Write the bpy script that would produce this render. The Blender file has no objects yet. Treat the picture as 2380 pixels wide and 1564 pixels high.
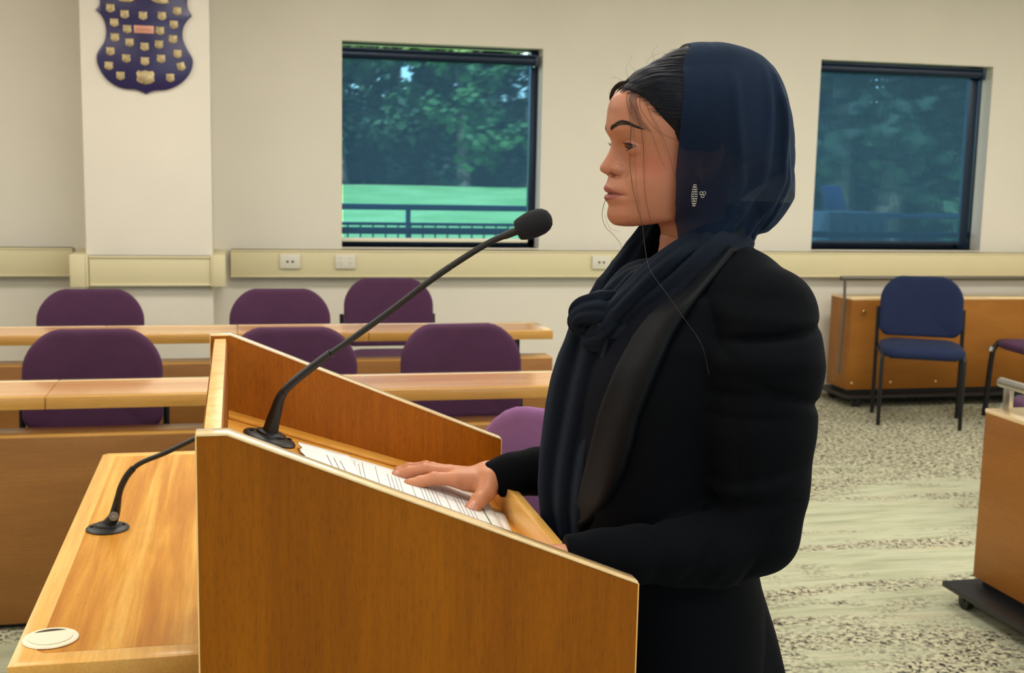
import bpy, bmesh, math, random
import numpy as np
from mathutils import Vector, Matrix

# ------------------------------------------------------------------ camera
FPX = 2791.5                      # focal length in pixels of the 2380 px wide frame
YAW, PITCH, ROLL, CAM_H = math.radians(13.0), math.radians(8.06), math.radians(-1.19), 1.45
_f = np.array([math.sin(YAW)*math.cos(PITCH), math.cos(YAW)*math.cos(PITCH), -math.sin(PITCH)])
_r = np.array([math.cos(YAW), -math.sin(YAW), 0.0]); _d = np.cross(_f, _r)
_R = math.cos(ROLL)*_r + math.sin(ROLL)*_d
_D = -math.sin(ROLL)*_r + math.cos(ROLL)*_d
_C = np.array([0.0, 0.0, CAM_H])
def at(px, py, x=None, y=None, z=None):
    """the point of the plane x=, y= or z= seen at a pixel of the photograph"""
    v = _f + _R*(px-1190)/FPX + _D*(py-782)/FPX
    t = (x/v[0]) if x is not None else (y/v[1]) if y is not None else ((z-CAM_H)/v[2])
    return Vector(_C + v*t)
scn = bpy.context.scene
cam_data = bpy.data.cameras.new('camera'); cam = bpy.data.objects.new('camera', cam_data)
scn.collection.objects.link(cam); scn.camera = cam
cam_data.sensor_width = 36.0; cam_data.lens = FPX/2380*36.0
cam_data.clip_start = 0.05; cam_data.clip_end = 400
M3 = Matrix((( _R[0], -_D[0], -_f[0]), (_R[1], -_D[1], -_f[1]), (_R[2], -_D[2], -_f[2])))
cam.matrix_world = Matrix.Translation(_C) @ M3.to_4x4()
cam_data.dof.use_dof = True; cam_data.dof.focus_distance = 1.62; cam_data.dof.aperture_fstop = 11.0

# ------------------------------------------------------------------ light
scn.view_settings.view_transform = 'Standard'; scn.view_settings.look = 'None'
scn.view_settings.gamma = 1.0; scn.view_settings.use_curve_mapping = False
scn.view_settings.exposure = 0.38
w = bpy.data.worlds.new('sky'); scn.world = w; w.use_nodes = True
nt = w.node_tree; sky = nt.nodes.new('ShaderNodeTexSky')
sky.sky_type = 'NISHITA'; sky.sun_disc = False; sky.sun_elevation = math.radians(50); sky.sun_rotation = math.radians(200)
nt.links.new(sky.outputs[0], nt.nodes['Background'].inputs[0]); nt.nodes['Background'].inputs[1].default_value = 0.35
def lamp(name, kind, loc, rot, energy, color, size=(1, 1), spread=None):
    l = bpy.data.lights.new(name, kind); l.energy = energy; l.color = color
    if kind == 'AREA':
        l.shape = 'RECTANGLE'; l.size, l.size_y = size
        if spread: l.spread = math.radians(spread)
    o = bpy.data.objects.new(name, l); scn.collection.objects.link(o)
    o.location = loc; o.rotation_euler = rot
    return o
s = lamp('sun', 'SUN', (0, 0, 30), (math.radians(38), 0, math.radians(-35)), 6.5, (1, .95, .85)); s.data.angle = .01
WARM, COOL = (1.0, .95, .875), (.72, .86, 1.0)
# ceiling panel lamps, rows parallel to the window wall
for i, yy in enumerate((5.0, 3.1, 1.2, -.9)):
    for j, xx in enumerate((-1.9, .6, 3.1, 5.3)):
        lamp('ceiling_panel_lamp', 'AREA', (xx, yy, 2.86), (0, 0, 0), (25, 19, 16, 15)[i], WARM, (1.2, .6))
# added cool fill lamp behind and right of the camera; no window there
lamp('cool_fill_lamp', 'AREA', (1.6, -2.6, 1.7), (math.radians(80), 0, math.radians(8)), 42, COOL, (3.6, 1.6))

# ------------------------------------------------------------------ helpers
COL = scn.collection
def link(o, parent=None):
    COL.objects.link(o)
    if parent is not None: o.parent = parent
    return o
def tag(o, label=None, cat=None, group=None, kind=None):
    if label: o['label'] = label
    if cat: o['category'] = cat
    if group: o['group'] = group
    if kind: o['kind'] = kind
    return o
def thing(name, label, cat, loc=(0, 0, 0), rz=0, group=None):
    o = bpy.data.objects.new(name, None); link(o); o.location = loc; o.rotation_euler = (0, 0, rz)
    o.empty_display_size = .05
    return tag(o, label, cat, group)
def copy_tree(o, parent=None):
    c = o.copy(); COL.objects.link(c)
    if parent is not None: c.parent = parent
    for ch in [k for k in bpy.data.objects if k.parent == o]: copy_tree(ch, c)
    return c
def mesh_obj(name, verts, faces, mat, parent=None, smooth=False, auto=None):
    me = bpy.data.meshes.new(name); me.from_pydata([tuple(v) for v in verts], [], faces); me.update()
    if mat: me.materials.append(mat)
    if smooth: me.polygons.foreach_set('use_smooth', [True]*len(me.polygons))
    o = bpy.data.objects.new(name, me); link(o, parent)
    if auto: 
        me.polygons.foreach_set('use_smooth', [True]*len(me.polygons))
        me.set_sharp_from_angle(angle=math.radians(auto))
    return o
class MB:
    """collects shapes into one mesh"""
    def __init__(self): self.v, self.f = [], []
    def add(self, verts, faces):
        n = len(self.v); self.v += [Vector(p) for p in verts]; self.f += [tuple(i+n for i in q) for q in faces]; return self
    def box(self, a, b, bev=0.0, mtx=None):
        bm = bmesh.new(); bmesh.ops.create_cube(bm, size=1.0)
        c = [(a[i]+b[i])/2 for i in range(3)]; s = [abs(b[i]-a[i]) for i in range(3)]
        for v in bm.verts: v.co = Vector([c[i]+v.co[i]*s[i] for i in range(3)])
        if bev > 0: bmesh.ops.bevel(bm, geom=bm.edges[:], offset=min(bev, min(s)*.45), segments=2, affect='EDGES', profile=.5)
        if mtx: bmesh.ops.transform(bm, matrix=mtx, verts=bm.verts)
        bm.verts.index_update(); self.add([v.co.copy() for v in bm.verts], [tuple(v.index for v in f.verts) for f in bm.faces]); bm.free(); return self
    def tube(self, pts, rad, n=12, cap=True, flat=None):
        pts = [Vector(p) for p in pts]; R = rad if hasattr(rad, '__len__') else [rad]*len(pts)
        prev = None; rings = []
        for i, p in enumerate(pts):
            t = (pts[min(i+1, len(pts)-1)]-pts[max(i-1, 0)]).normalized()
            if prev is None:
                a = Vector((0, 0, 1)) if abs(t.z) < .9 else Vector((1, 0, 0)); u = t.cross(a).normalized()
            else: u = (prev-t*prev.dot(t)).normalized()
            prev = u; v = t.cross(u)
            rings.append([p+(u*math.cos(2*math.pi*k/n)+v*math.sin(2*math.pi*k/n))*R[i] for k in range(n)])
        V = [q for r in rings for q in r]; Fc = []
        for i in range(len(pts)-1):
            for k in range(n): Fc.append((i*n+k, i*n+(k+1) % n, (i+1)*n+(k+1) % n, (i+1)*n+k))
        if cap: Fc.append(tuple(range(n))[::-1]); Fc.append(tuple((len(pts)-1)*n+k for k in range(n)))
        return self.add(V, Fc)
    def lathe(self, prof, origin=(0, 0, 0), n=40, mtx=None):
        V, Fc = [], []
        for r, z in prof: V += [Vector((r*math.cos(2*math.pi*k/n), r*math.sin(2*math.pi*k/n), z)) for k in range(n)]
        for i in range(len(prof)-1):
            for k in range(n): Fc.append((i*n+k, i*n+(k+1) % n, (i+1)*n+(k+1) % n, (i+1)*n+k))
        Fc.append(tuple(range(n))[::-1]); Fc.append(tuple((len(prof)-1)*n+k for k in range(n)))
        if mtx: V = [mtx @ q for q in V]
        return self.add([q+Vector(origin) for q in V], Fc)
    def prism(self, outline, y0, y1, axes='xz', bev=0.0):
        """closed outline (2D) extruded along the third axis"""
        bm = bmesh.new()
        def P(p, d): return {'xz': (p[0], d, p[1]), 'xy': (p[0], p[1], d), 'yz': (d, p[0], p[1])}[axes]
        vs = [bm.verts.new(P(p, y0)) for p in outline]; f = bm.faces.new(vs)
        r = bmesh.ops.extrude_face_region(bm, geom=[f]); ex = [e for e in r['geom'] if isinstance(e, bmesh.types.BMVert)]
        k = {'xz': 1, 'xy': 2, 'yz': 0}[axes]
        for v in ex: v.co[k] = y1
        bmesh.ops.recalc_face_normals(bm, faces=bm.faces)
        if bev > 0: bmesh.ops.bevel(bm, geom=[e for e in bm.edges if e.calc_face_angle(0) > .6], offset=bev, segments=2, affect='EDGES', profile=.5)
        bm.verts.index_update(); self.add([v.co.copy() for v in bm.verts], [tuple(v.index for v in q.verts) for q in bm.faces]); bm.free(); return self
    def build(self, name, mat, parent=None, auto=35):
        return mesh_obj(name, self.v, self.f, mat, parent, auto=auto)
def spline(pts, n=8):
    """Catmull-Rom through the points"""
    P = [Vector(p) for p in pts]; P = [P[0]*2-P[1]]+P+[P[-1]*2-P[-2]]; out = []
    for i in range(1, len(P)-2):
        for k in range(n):
            t = k/n; a, b, c, d = P[i-1], P[i], P[i+1], P[i+2]
            out.append(.5*((2*b)+(c-a)*t+(2*a-5*b+4*c-d)*t*t+(3*b-a-3*c+d)*t**3))
    out.append(P[-2]); return out

# ------------------------------------------------------------------ materials
def lin(c):
    return tuple(((v/255)/12.92 if v/255 <= .04045 else ((v/255+.055)/1.055)**2.4) for v in c)+(1.0,)
def mat_new(name):
    m = bpy.data.materials.new(name); m.use_nodes = True; nt = m.node_tree
    return m, nt, nt.nodes['Principled BSDF']
def N(nt, kind, **k):
    n = nt.nodes.new(kind)
    for a, b in k.items():
        if a in n.inputs: n.inputs[a].default_value = b
        else: setattr(n, a, b)
    return n
def ramp(nt, fac, stops, interp='LINEAR'):
    r = nt.nodes.new('ShaderNodeValToRGB'); r.color_ramp.interpolation = interp
    while len(r.color_ramp.elements) < len(stops): r.color_ramp.elements.new(.5)
    for e, (p, c) in zip(r.color_ramp.elements, stops): e.position = p; e.color = c if len(c) == 4 else tuple(c)+(1,)
    nt.links.new(fac, r.inputs[0]); return r.outputs[0]
def mixc(nt, fac, a, b, mode='MIX'):
    m = nt.nodes.new('ShaderNodeMix'); m.data_type = 'RGBA'; m.blend_type = mode
    for k, v in ((0, fac), (6, a), (7, b)):
        if hasattr(v, 'is_output') or hasattr(v, 'links'): nt.links.new(v, m.inputs[k])
        else: m.inputs[k].default_value = v
    return m.outputs[2]
def coords(nt, scale=(1, 1, 1), rot=(0, 0, 0), loc=(0, 0, 0)):
    t = nt.nodes.new('ShaderNodeTexCoord'); mp = nt.nodes.new('ShaderNodeMapping')
    nt.links.new(t.outputs['Object'], mp.inputs[0]); mp.inputs[1].default_value = loc
    mp.inputs[2].default_value = rot; mp.inputs[3].default_value = scale
    return mp.outputs[0]
def bump(nt, b, height, strength=.2, dist=.002):
    n = nt.nodes.new('ShaderNodeBump'); n.inputs['Strength'].default_value = strength; n.inputs['Distance'].default_value = dist
    nt.links.new(height, n.inputs['Height']); nt.links.new(n.outputs[0], b.inputs['Normal'])
def plain(name, rgb, rough=.5, metal=0.0, noise=0.0, nscale=60, bumpk=0.0, spec=.5, sheen=0.0):
    m, nt, b = mat_new(name); c = lin(rgb)
    nz = N(nt, 'ShaderNodeTexNoise', Scale=nscale, Detail=4.0); nt.links.new(coords(nt), nz.inputs['Vector'])
    if noise:
        lo = tuple(v*(1-noise) for v in c[:3])+(1,); hi = tuple(min(1, v*(1+noise)) for v in c[:3])+(1,)
        nt.links.new(ramp(nt, nz.outputs[0], [(.3, lo), (.7, hi)]), b.inputs['Base Color'])
    else: b.inputs['Base Color'].default_value = c
    b.inputs['Roughness'].default_value = rough; b.inputs['Metallic'].default_value = metal
    b.inputs['Specular IOR Level'].default_value = spec
    if sheen: b.inputs['Sheen Weight'].default_value = sheen; b.inputs['Sheen Roughness'].default_value = .4
    if bumpk: bump(nt, b, nz.outputs[0], bumpk)
    return m
def wood(name, dark, mid, light, axis='z', rough=.35, streak=1.0, fleck=.5, coat=.0, seed=0.0, spec=.5):
    """veneer: long grain along an axis, wide soft figure and small flecks"""
    m, nt, b = mat_new(name)
    def sc(l, w): return {'x': (l, w, w), 'y': (w, l, w), 'z': (w, w, l)}[axis]
    wide = N(nt, 'ShaderNodeTexNoise', Scale=1.0, Detail=3.0, Distortion=.6, Roughness=.5)
    nt.links.new(coords(nt, sc(.9, 9*streak), loc=(seed, seed, seed)), wide.inputs['Vector'])
    fine = N(nt, 'ShaderNodeTexNoise', Scale=1.0, Detail=5.0, Roughness=.65)
    nt.links.new(coords(nt, sc(9, 190), loc=(seed, 0, 0)), fine.inputs['Vector'])
    fl = N(nt, 'ShaderNodeTexNoise', Scale=1.0, Detail=2.0)
    nt.links.new(coords(nt, sc(70, 420)), fl.inputs['Vector'])
    c1 = ramp(nt, wide.outputs[0], [(.28, lin(dark)), (.5, lin(mid)), (.72, lin(light))])
    c2 = ramp(nt, fine.outputs[0], [(.3, (.86, .84, .80)), (.62, (1.05, 1.04, 1.03))])
    c3 = ramp(nt, fl.outputs[0], [(.33, (1-.25*fleck,)*3), (.5, (1, 1, 1))])
    c = mixc(nt, 1.0, mixc(nt, 1.0, c1, c2, 'MULTIPLY'), c3, 'MULTIPLY')
    nt.links.new(c, b.inputs['Base Color']); b.inputs['Roughness'].default_value = rough
    b.inputs['Specular IOR Level'].default_value = spec; b.inputs['Coat Weight'].default_value = coat; b.inputs['Coat Roughness'].default_value = .11
    bump(nt, b, fine.outputs[0], .08, .0006)
    return m
def fabric(name, rgb, rough=.9, weave=900, sheen=.3, amount=.08):
    m, nt, b = mat_new(name); c = lin(rgb)
    v = N(nt, 'ShaderNodeTexVoronoi', Scale=weave*.35); nt.links.new(coords(nt), v.inputs['Vector'])
    nz = N(nt, 'ShaderNodeTexNoise', Scale=14.0, Detail=5.0); nt.links.new(coords(nt), nz.inputs['Vector'])
    a = ramp(nt, nz.outputs[0], [(.3, tuple(x*(1-amount) for x in c[:3])), (.7, tuple(min(1, x*(1+amount)) for x in c[:3]))])
    nt.links.new(a, b.inputs['Base Color']); b.inputs['Roughness'].default_value = rough
    b.inputs['Sheen Weight'].default_value = sheen; b.inputs['Sheen Tint'].default_value = tuple(min(1, x*1.6+.05) for x in c[:3])+(1,)
    bump(nt, b, v.outputs[0], .35, .0008)
    return m
MAT = {}
MAT['wall'] = plain('wall_paint', (220, 215, 201), .75, noise=.02, nscale=3, bumpk=.04)
MAT['pillar'] = plain('pillar_paint', (228, 222, 208), .7, noise=.02, nscale=3, bumpk=.04)
MAT['trunk'] = plain('cream_trunking', (213, 203, 164), .5, noise=.02, nscale=3)
MAT['outlet'] = plain('outlet_plastic', (212, 208, 192), .4)
MAT['black'] = plain('black_plastic', (16, 17, 19), .45, noise=.2, nscale=80, bumpk=.05)
MAT['foam'] = plain('foam_black', (14, 16, 22), .95, noise=.5, nscale=700, bumpk=.6)
MAT['blackmetal'] = plain('black_metal', (14, 16, 20), .4, .3)
MAT['frame'] = plain('window_frame_dark', (10, 34, 58), .35, .2)
MAT['steel'] = plain('brushed_steel', (176, 174, 168), .3, 1.0, noise=.06, nscale=200)
MAT['darksteel'] = plain('dull_steel', (112, 108, 100), .4, .9, noise=.06, nscale=200)
MAT['brass'] = plain('brass', (212, 180, 110), .25, 1.0)
MAT['whiteplastic'] = plain('white_plastic', (236, 230, 205), .35)
MAT['woodpanel'] = wood('wood_panel_beech', (128, 70, 0), (138, 78, 0), (148, 86, 1), 'z', .6, fleck=.6, spec=.15)
MAT['woodinner'] = wood('wood_inner_beech', (144, 76, 0), (154, 86, 1), (166, 96, 4), 'z', .5, fleck=.7, seed=3, spec=.2)
MAT['woodedge'] = wood('wood_solid_edge', (234, 200, 146), (243, 214, 164), (249, 226, 182), 'x', .15, fleck=.15, coat=1.0)  # paler than the tan wood itself: grazing glare put into the base colour
MAT['woodedgeY'] = wood('wood_solid_edge_across', (222, 168, 84), (232, 182, 100), (240, 196, 120), 'y', .35, fleck=.1, coat=.1, spec=.3)
MAT['woodedgeZ'] = wood('wood_solid_edge_upright', (220, 172, 100), (236, 192, 122), (244, 206, 140), 'z', .35, streak=4, fleck=.2)
MAT['board'] = wood('wood_reading_board', (206, 140, 46), (222, 158, 62), (232, 172, 80), 'x', .4, fleck=.4)
MAT['tabletop'] = wood('wood_table_veneer', (180, 112, 32), (206, 144, 52), (240, 192, 102), 'y', .35, streak=3.0, fleck=.3, coat=.1, seed=1.7, spec=.3)
MAT['desktop'] = wood('wood_desk_top', (196, 138, 84), (214, 158, 100), (228, 178, 122), 'x', .22, fleck=.3, coat=.6, seed=5)
MAT['deskedge'] = wood('wood_desk_edge', (180, 132, 62), (196, 148, 76), (212, 166, 92), 'x', .3, fleck=.3)
MAT['modesty'] = wood('wood_modesty_panel', (128, 84, 36), (144, 96, 42), (158, 110, 54), 'x', .4, streak=.6, fleck=.5, seed=2)
MAT['cabinet'] = wood('wood_cabinet', (138, 86, 26), (150, 96, 33), (162, 106, 42), 'x', .45, streak=.5, fleck=.5, seed=4, spec=.25)
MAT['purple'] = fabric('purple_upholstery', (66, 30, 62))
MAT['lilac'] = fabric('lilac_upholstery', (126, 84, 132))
MAT['blue'] = fabric('blue_upholstery', (5, 26, 64), sheen=.04)
MAT['paper'] = plain('white_paper', (236, 234, 232), .6)
MAT['ink'] = plain('grey_print', (124, 126, 126), .7)
MAT['green'] = plain('green_print', (88, 130, 60), .7)
# ------------------------------------------------------------------ the room
WY, WT, PY = 7.21, .17, 6.75           # window wall, its thickness, face of the pillar
X0, X1, YB, CEIL = -3.4, 6.2, -3.2, 2.9
def struct(name, mb, mat, parent=None):
    o = mb.build(name, mat, parent)
    if parent is None: tag(o, kind='structure')
    return o
def carpet():
    m, nt, b = mat_new('patterned_carpet')
    R = (0, 0, math.radians(34))
    def nz(scale, sc, detail=3.0, rough=.5, dist=0.0, loc=(0, 0, 0)):
        n = N(nt, 'ShaderNodeTexNoise', Scale=sc, Detail=detail, Roughness=rough, Distortion=dist)
        nt.links.new(coords(nt, scale, R, loc), n.inputs['Vector']); return n.outputs[0]
    streak = nz((2.2, 20, 1), 1.0, 5.0, .65, .4)
    streak2 = nz((3, 60, 1), 1.0, 3.0, .6, loc=(3, 1, 0))
    base = ramp(nt, streak, [(.25, lin((146, 148, 124))), (.42, lin((166, 168, 142))), (.55, lin((182, 184, 160))), (.7, lin((172, 164, 138)))])
    tint = ramp(nt, streak2, [(.35, (.84, .88, .86)), (.6, (1.06, 1.05, 1.0))])
    base = mixc(nt, .8, base, tint, 'MULTIPLY')
    sq = nz((1, 1, 1), 58, 2.0, .4, .9)
    sq2 = nz((1, 1.5, 1), 40, 2.0, .5, .3, (5, 2, 0))
    pebble = ramp(nt, sq2, [(.35, lin((126, 124, 104))), (.6, lin((192, 188, 160)))])
    dots = ramp(nt, sq, [(.40, (0, 0, 0)), (.46, (1, 1, 1))])
    patch = mixc(nt, dots, lin((52, 52, 48)), pebble)
    sy = nt.nodes.new('ShaderNodeSeparateXYZ'); nt.links.new(coords(nt), sy.inputs[0])
    yb = N(nt, 'ShaderNodeMapRange'); nt.links.new(sy.outputs[1], yb.inputs[0]); yb.inputs[1].default_value = 4.9; yb.inputs[2].default_value = 5.7; yb.inputs[3].default_value = 0; yb.inputs[4].default_value = .22
    ad = nt.nodes.new('ShaderNodeMath'); ad.operation = 'ADD'; nt.links.new(nz((.5, 2.2, 1), 1.0, 4.0, .68, .4, (1.2, .35, 0)), ad.inputs[0]); nt.links.new(yb.outputs[0], ad.inputs[1])
    zone = ramp(nt, ad.outputs[0], [(.47, (0, 0, 0)), (.55, (1, 1, 1))])
    nt.links.new(mixc(nt, zone, base, patch), b.inputs['Base Color'])
    b.inputs['Roughness'].default_value = .95; b.inputs['Specular IOR Level'].default_value = .15
    fz = N(nt, 'ShaderNodeTexNoise', Scale=420.0, Detail=2.0); nt.links.new(coords(nt), fz.inputs['Vector'])
    bump(nt, b, fz.outputs[0], .5, .003)
    return m
MAT['carpet'] = carpet()
struct('floor', MB().box((X0, YB, -.1), (X1, WY+WT, 0)), MAT['carpet'])
MAT['ceiling'] = plain('ceiling_paint', (226, 222, 210), .8)
struct('ceiling', MB().box((X0, YB, CEIL), (X1, WY+WT, CEIL+.1)), MAT['ceiling'])
WIN = ((.612, 1.822, .953, 2.157), (3.655, 4.895, .953, 2.167))
wb = MB(); xs = X0
for (a, b_, z0, z1) in WIN:
    wb.box((xs, WY, 0), (a, WY+WT, CEIL)); wb.box((a, WY, 0), (b_, WY+WT, z0)); wb.box((a, WY, z1), (b_, WY+WT, CEIL)); xs = b_
wb.box((xs, WY, 0), (X1, WY+WT, CEIL))
struct('wall_back', wb, MAT['wall'])
struct('wall_left', MB().box((X0-.1, YB, 0), (X0, WY+WT, CEIL)), MAT['wall'])
struct('wall_right', MB().box((X1, YB, 0), (X1+.1, WY+WT, CEIL)), MAT['wall'])
struct('wall_front', MB().box((X0, YB-.1, 0), (X1, YB, CEIL)), MAT['wall'])
struct('wall_pillar', MB().box((-.783, PY, 0), (-.128, WY, CEIL), .004), MAT['pillar'])
struct('baseboard_back', MB().box((-.128, WY-.022, 0), (X1, WY, .125), .003).box((-.128, WY-.028, .105), (X1, WY, .125), .004), MAT['pillar'])
struct('baseboard_left', MB().box((X0, WY-.022, 0), (-.783, WY, .125), .003), MAT['pillar'])
# dado trunking along the window wall, wrapping the pillar
struct('trim_1', MB().box((X0, WY-.07, .783), (-.90, WY, .945), .004).box((X0, WY-.074, .783), (-.90, WY, .795), .003).box((X0, WY-.074, .933), (-.90, WY, .945), .003), MAT['trunk'])
struct('trim_2', MB().box((-.035, WY-.07, .778), (X1, WY, .94), .004).box((-.035, WY-.074, .778), (X1, WY, .790), .003).box((-.035, WY-.074, .928), (X1, WY, .94), .003), MAT['trunk'])
t3 = struct('trim_3', MB().box((-.765, PY-.045, .772), (-.139, PY, .935), .003).box((-.765, PY-.052, .772), (-.139, PY, .785), .003).box((-.765, PY-.052, .922), (-.139, PY, .935), .003), MAT['trunk'])
struct('trim_4', MB().box((-.862, PY-.056, .768), (-.783, WY, .94), .004).box((-.783, PY-.056, .768), (-.768, PY, .94), .003), MAT['trunk'])
struct('trim_5', MB().box((-.128, PY-.056, .768), (-.060, WY, .938), .004).box((-.138, PY-.056, .768), (-.128, PY, .938), .003), MAT['trunk'])
# windows: dark aluminium frame, transom, sill, pane
mg, ntg, bg = mat_new('window_glass'); bg.inputs['Base Color'].default_value = (.8, .95, .95, 1)
bg.inputs['Transmission Weight'].default_value = 1; bg.inputs['Roughness'].default_value = 0; bg.inputs['IOR'].default_value = 1.01; bg.inputs['Alpha'].default_value = .25
MAT['sill'] = plain('window_sill', (214, 206, 188), .4)
ms, nts, bs = mat_new('blind_mesh_fabric')
tr = N(nts, 'ShaderNodeBsdfTransparent'); tr.inputs[0].default_value = (.32, .62, .84, 1)
bs.inputs['Base Color'].default_value = (.05, .18, .33, 1); bs.inputs['Roughness'].default_value = .8
wv = N(nts, 'ShaderNodeTexNoise', Scale=300.0, Detail=1.0); nts.links.new(coords(nts, (1, 1, .4)), wv.inputs['Vector'])
mx = nts.nodes.new('ShaderNodeMixShader'); mr = N(nts, 'ShaderNodeMapRange'); nts.links.new(wv.outputs[0], mr.inputs[0])
mr.inputs[3].default_value = .50; mr.inputs[4].default_value = .62
nts.links.new(mr.outputs[0], mx.inputs[0]); nts.links.new(bs.outputs[0], mx.inputs[1]); nts.links.new(tr.outputs[0], mx.inputs[2])
nts.links.new(mx.outputs[0], nts.nodes['Material Output'].inputs[0])
MAT['blind'] = ms
for i, (a, b_, z0, z1) in enumerate(WIN):
    fy = WY+.115
    fr = MB()
    for q in (((a, fy, z0), (a+.012, fy+.05, z1)), ((b_-(.045, .012)[i], fy, z0), (b_, fy+.05, z1)), ((a, fy, z0), (b_, fy+.05, z0+.045)), ((a, fy, z1-.010), (b_, fy+.05, z1)), ((a, fy+.005, 1.025), (b_, fy+.045, 1.065))): fr.box(q[0], q[1], .003)
    wdw = struct('window_%d' % (i+1), fr, MAT['frame'])
    MB().box((a+.01, fy+.022, z0+.04), (b_-.01, fy+.028, z1-.008)).build('window_pane', mg, wdw)
    MB().box((a, WY-.004, z0-.012), (b_, fy+.05, z0), .003).build('window_sill', MAT['sill'], wdw)
# roller blinds
for i, (a, b_, z0, z1) in enumerate(WIN):
    t = thing('roller_blind', ('blue-green mesh roller blind lowered over the left-hand window, lawn showing through', 'dark mesh roller blind lowered over the right-hand window behind the blue chair')[i], 'blind', ((a+b_)/2, WY+.06, z1), group='roller blinds on the window wall')
    h = (b_-a)/2; ct = (.035, .012)[i]; rt = (.03, .045)[i]
    MB().tube([(-h+.004, 0, -ct-.034), (h-rt, 0, -ct-.034)], .030, 20).box((-h+.002, -.028, -ct-.012), (h-rt, .03, -ct), .003).build('blind_cassette', MAT['frame'], t)
    MB().box((h-rt-.012, -.036, -ct-.075), (h-rt+.012, .034, -ct), .006).build('bracket', MAT['frame'], t)
    fr_ = (.055, .115)[i]
    mesh_obj('blind_fabric', [(-h+.012, .012, -ct-.05), (h-fr_, .012, -ct-.05), (h-fr_, .012, z0-z1+.05), (-h+.012, .012, z0-z1+.05)], [(0, 1, 2, 3)], MAT['blind'], t)
    MB().box((-h+.006, .004, z0-z1+.028), (h-fr_, .022, z0-z1+.052), .004).build('bottom_rail', MAT['whiteplastic'] if i == 0 else MAT['frame'], t)
    if i == 1: MB().box((h-fr_, .03, z0-z1+.002), (h-.04, .05, -.002), .003).build('side_channel', MAT['frame'], t)
# wall outlets on the trunking
MAT['hole'] = plain('outlet_slot', (60, 56, 48), .6)
for i, (xa, lab) in enumerate(((.304, 'white wall plate with two dark round sockets, left of the left window'), (.626, 'white double power outlet with slotted pins under the left window'), (2.205, 'white wall plate with two dark round sockets beside the scarf knot'))):
    t = thing('wall_outlet', lab, 'outlet', (xa, WY-.074, .872), group='outlets on the cable trunking')
    MB().box((-.06, -.012, -.042), (.06, 0, .042), .004).build('cover_plate', MAT['outlet'], t)
    if i == 1:
        for sx in (-.028, .028):
            mb = MB()
            for k in range(3):
                an = (math.pi*.80, math.pi*.20, -math.pi/2)[k]
                mb.box((sx+math.cos(an)*.009-.0012, -.0128, -.012+math.sin(an)*.009-.004), (sx+math.cos(an)*.009+.0012, -.0118, -.012+math.sin(an)*.009+.004))
            mb.build('socket', MAT['hole'], t)
        for sx in (-.028, .028): MB().box((sx-.006, -.016, .018), (sx+.006, -.011, .030), .002).build('switch', MAT['outlet'], t)
    else:
        for sx in (-.015, .015): MB().tube([(sx, -.0135, .0), (sx, -.011, .0)], .0075, 16).build('socket', MAT['hole'], t)

# ------------------------------------------------------------------ honour shield on the pillar
t = thing('honour_shield', 'navy blue wooden honour shield with rows of small metal name plates on the white pillar', 'award shield', (-.452, PY, 1.79))
SC = 1564/240.0
def shp(cx, cy): 
    p = at(180+cx/SC, cy/SC, y=PY-.02); return (p.x+.452, p.z-1.79)
right = [(1040, 1425), (1095, 1395), (1180, 1370), (1330, 1360), (1440, 1330), (1560, 1265), (1660, 1170), (1725, 1060), (1748, 950), (1735, 870), (1690, 790), (1640, 700), (1600, 600), (1590, 500), (1610, 400), (1660, 310), (1735, 235), (1690, 170), (1665, 90), (1665, 0)]
left = [(335, -5), (325, 80), (275, 140), (350, 220), (405, 320), (430, 430), (428, 540), (400, 640), (340, 730), (298, 810), (290, 900), (310, 990), (370, 1110), (460, 1220), (580, 1300), (720, 1345), (860, 1352), (950, 1380)]
top = []
R_ = [shp(*p) for p in right]; L_ = [shp(*p) for p in left]
ztop = R_[-1][1]
top = [(R_[-1][0]+.02, ztop+.05), (R_[-1][0]-.02, ztop+.12), (R_[-1][0]-.09, ztop+.145), (R_[-1][0]-.15, ztop+.12), (0, ztop+.17)]
top += [(-x, z) for x, z in top[:-1][::-1]]
out = [tuple(p)[0::2] for p in spline([(p[0], 0, p[1]) for p in R_[:16]], 4)]+[tuple(p)[0::2] for p in spline([(p[0], 0, p[1]) for p in R_[16:]+top+L_[:3]], 3)]+[tuple(p)[0::2] for p in spline([(p[0], 0, p[1]) for p in L_[3:]+[R_[0]]], 4)][:-1]
ded = []
for p in out:
    if not ded or (Vector(p)-Vector(ded[-1])).length > .002: ded.append(p)
MAT['navywood'] = plain('navy_lacquer', (34, 26, 82), .3, noise=.12, nscale=5)
MAT['navyedge'] = plain('navy_edge', (16, 20, 44), .3)
MB().prism(ded, -.02, 0, 'xz', .004).build('shield_board', MAT['navywood'], t)
MAT['plate'] = plain('worn_plate', (176, 158, 118), .42, .75, noise=.25, nscale=60)
MAT['pinkplate'] = plain('copper_plate', (206, 150, 128), .45, .4)
def shieldlet(w_, h_): 
    q = [(-.5, .42), (-.34, .5), (-.22, .44), (-.1, .5), (0, .45), (.1, .5), (.22, .44), (.34, .5), (.5, .42), (.44, .2), (.5, -.02), (.5, -.2), (.34, -.36), (.1, -.42), (0, -.5), (-.1, -.42), (-.34, -.36), (-.5, -.2), (-.5, -.02), (-.44, .2)]
    return [(x*w_, z*h_) for x, z in q]
spots = [(500, 125), (715, 220), (993, 242), (1280, 245), (1512, 172), (558, 345), (755, 445), (1250, 470), (1460, 378), (568, 570), (790, 648), (1018, 712), (1236, 678), (1448, 600), (500, 780), (740, 888), (1022, 932), (1268, 895), (1517, 820), (475, 1000), (1573, 1012), (652, 1152), (1406, 1182)]
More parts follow.
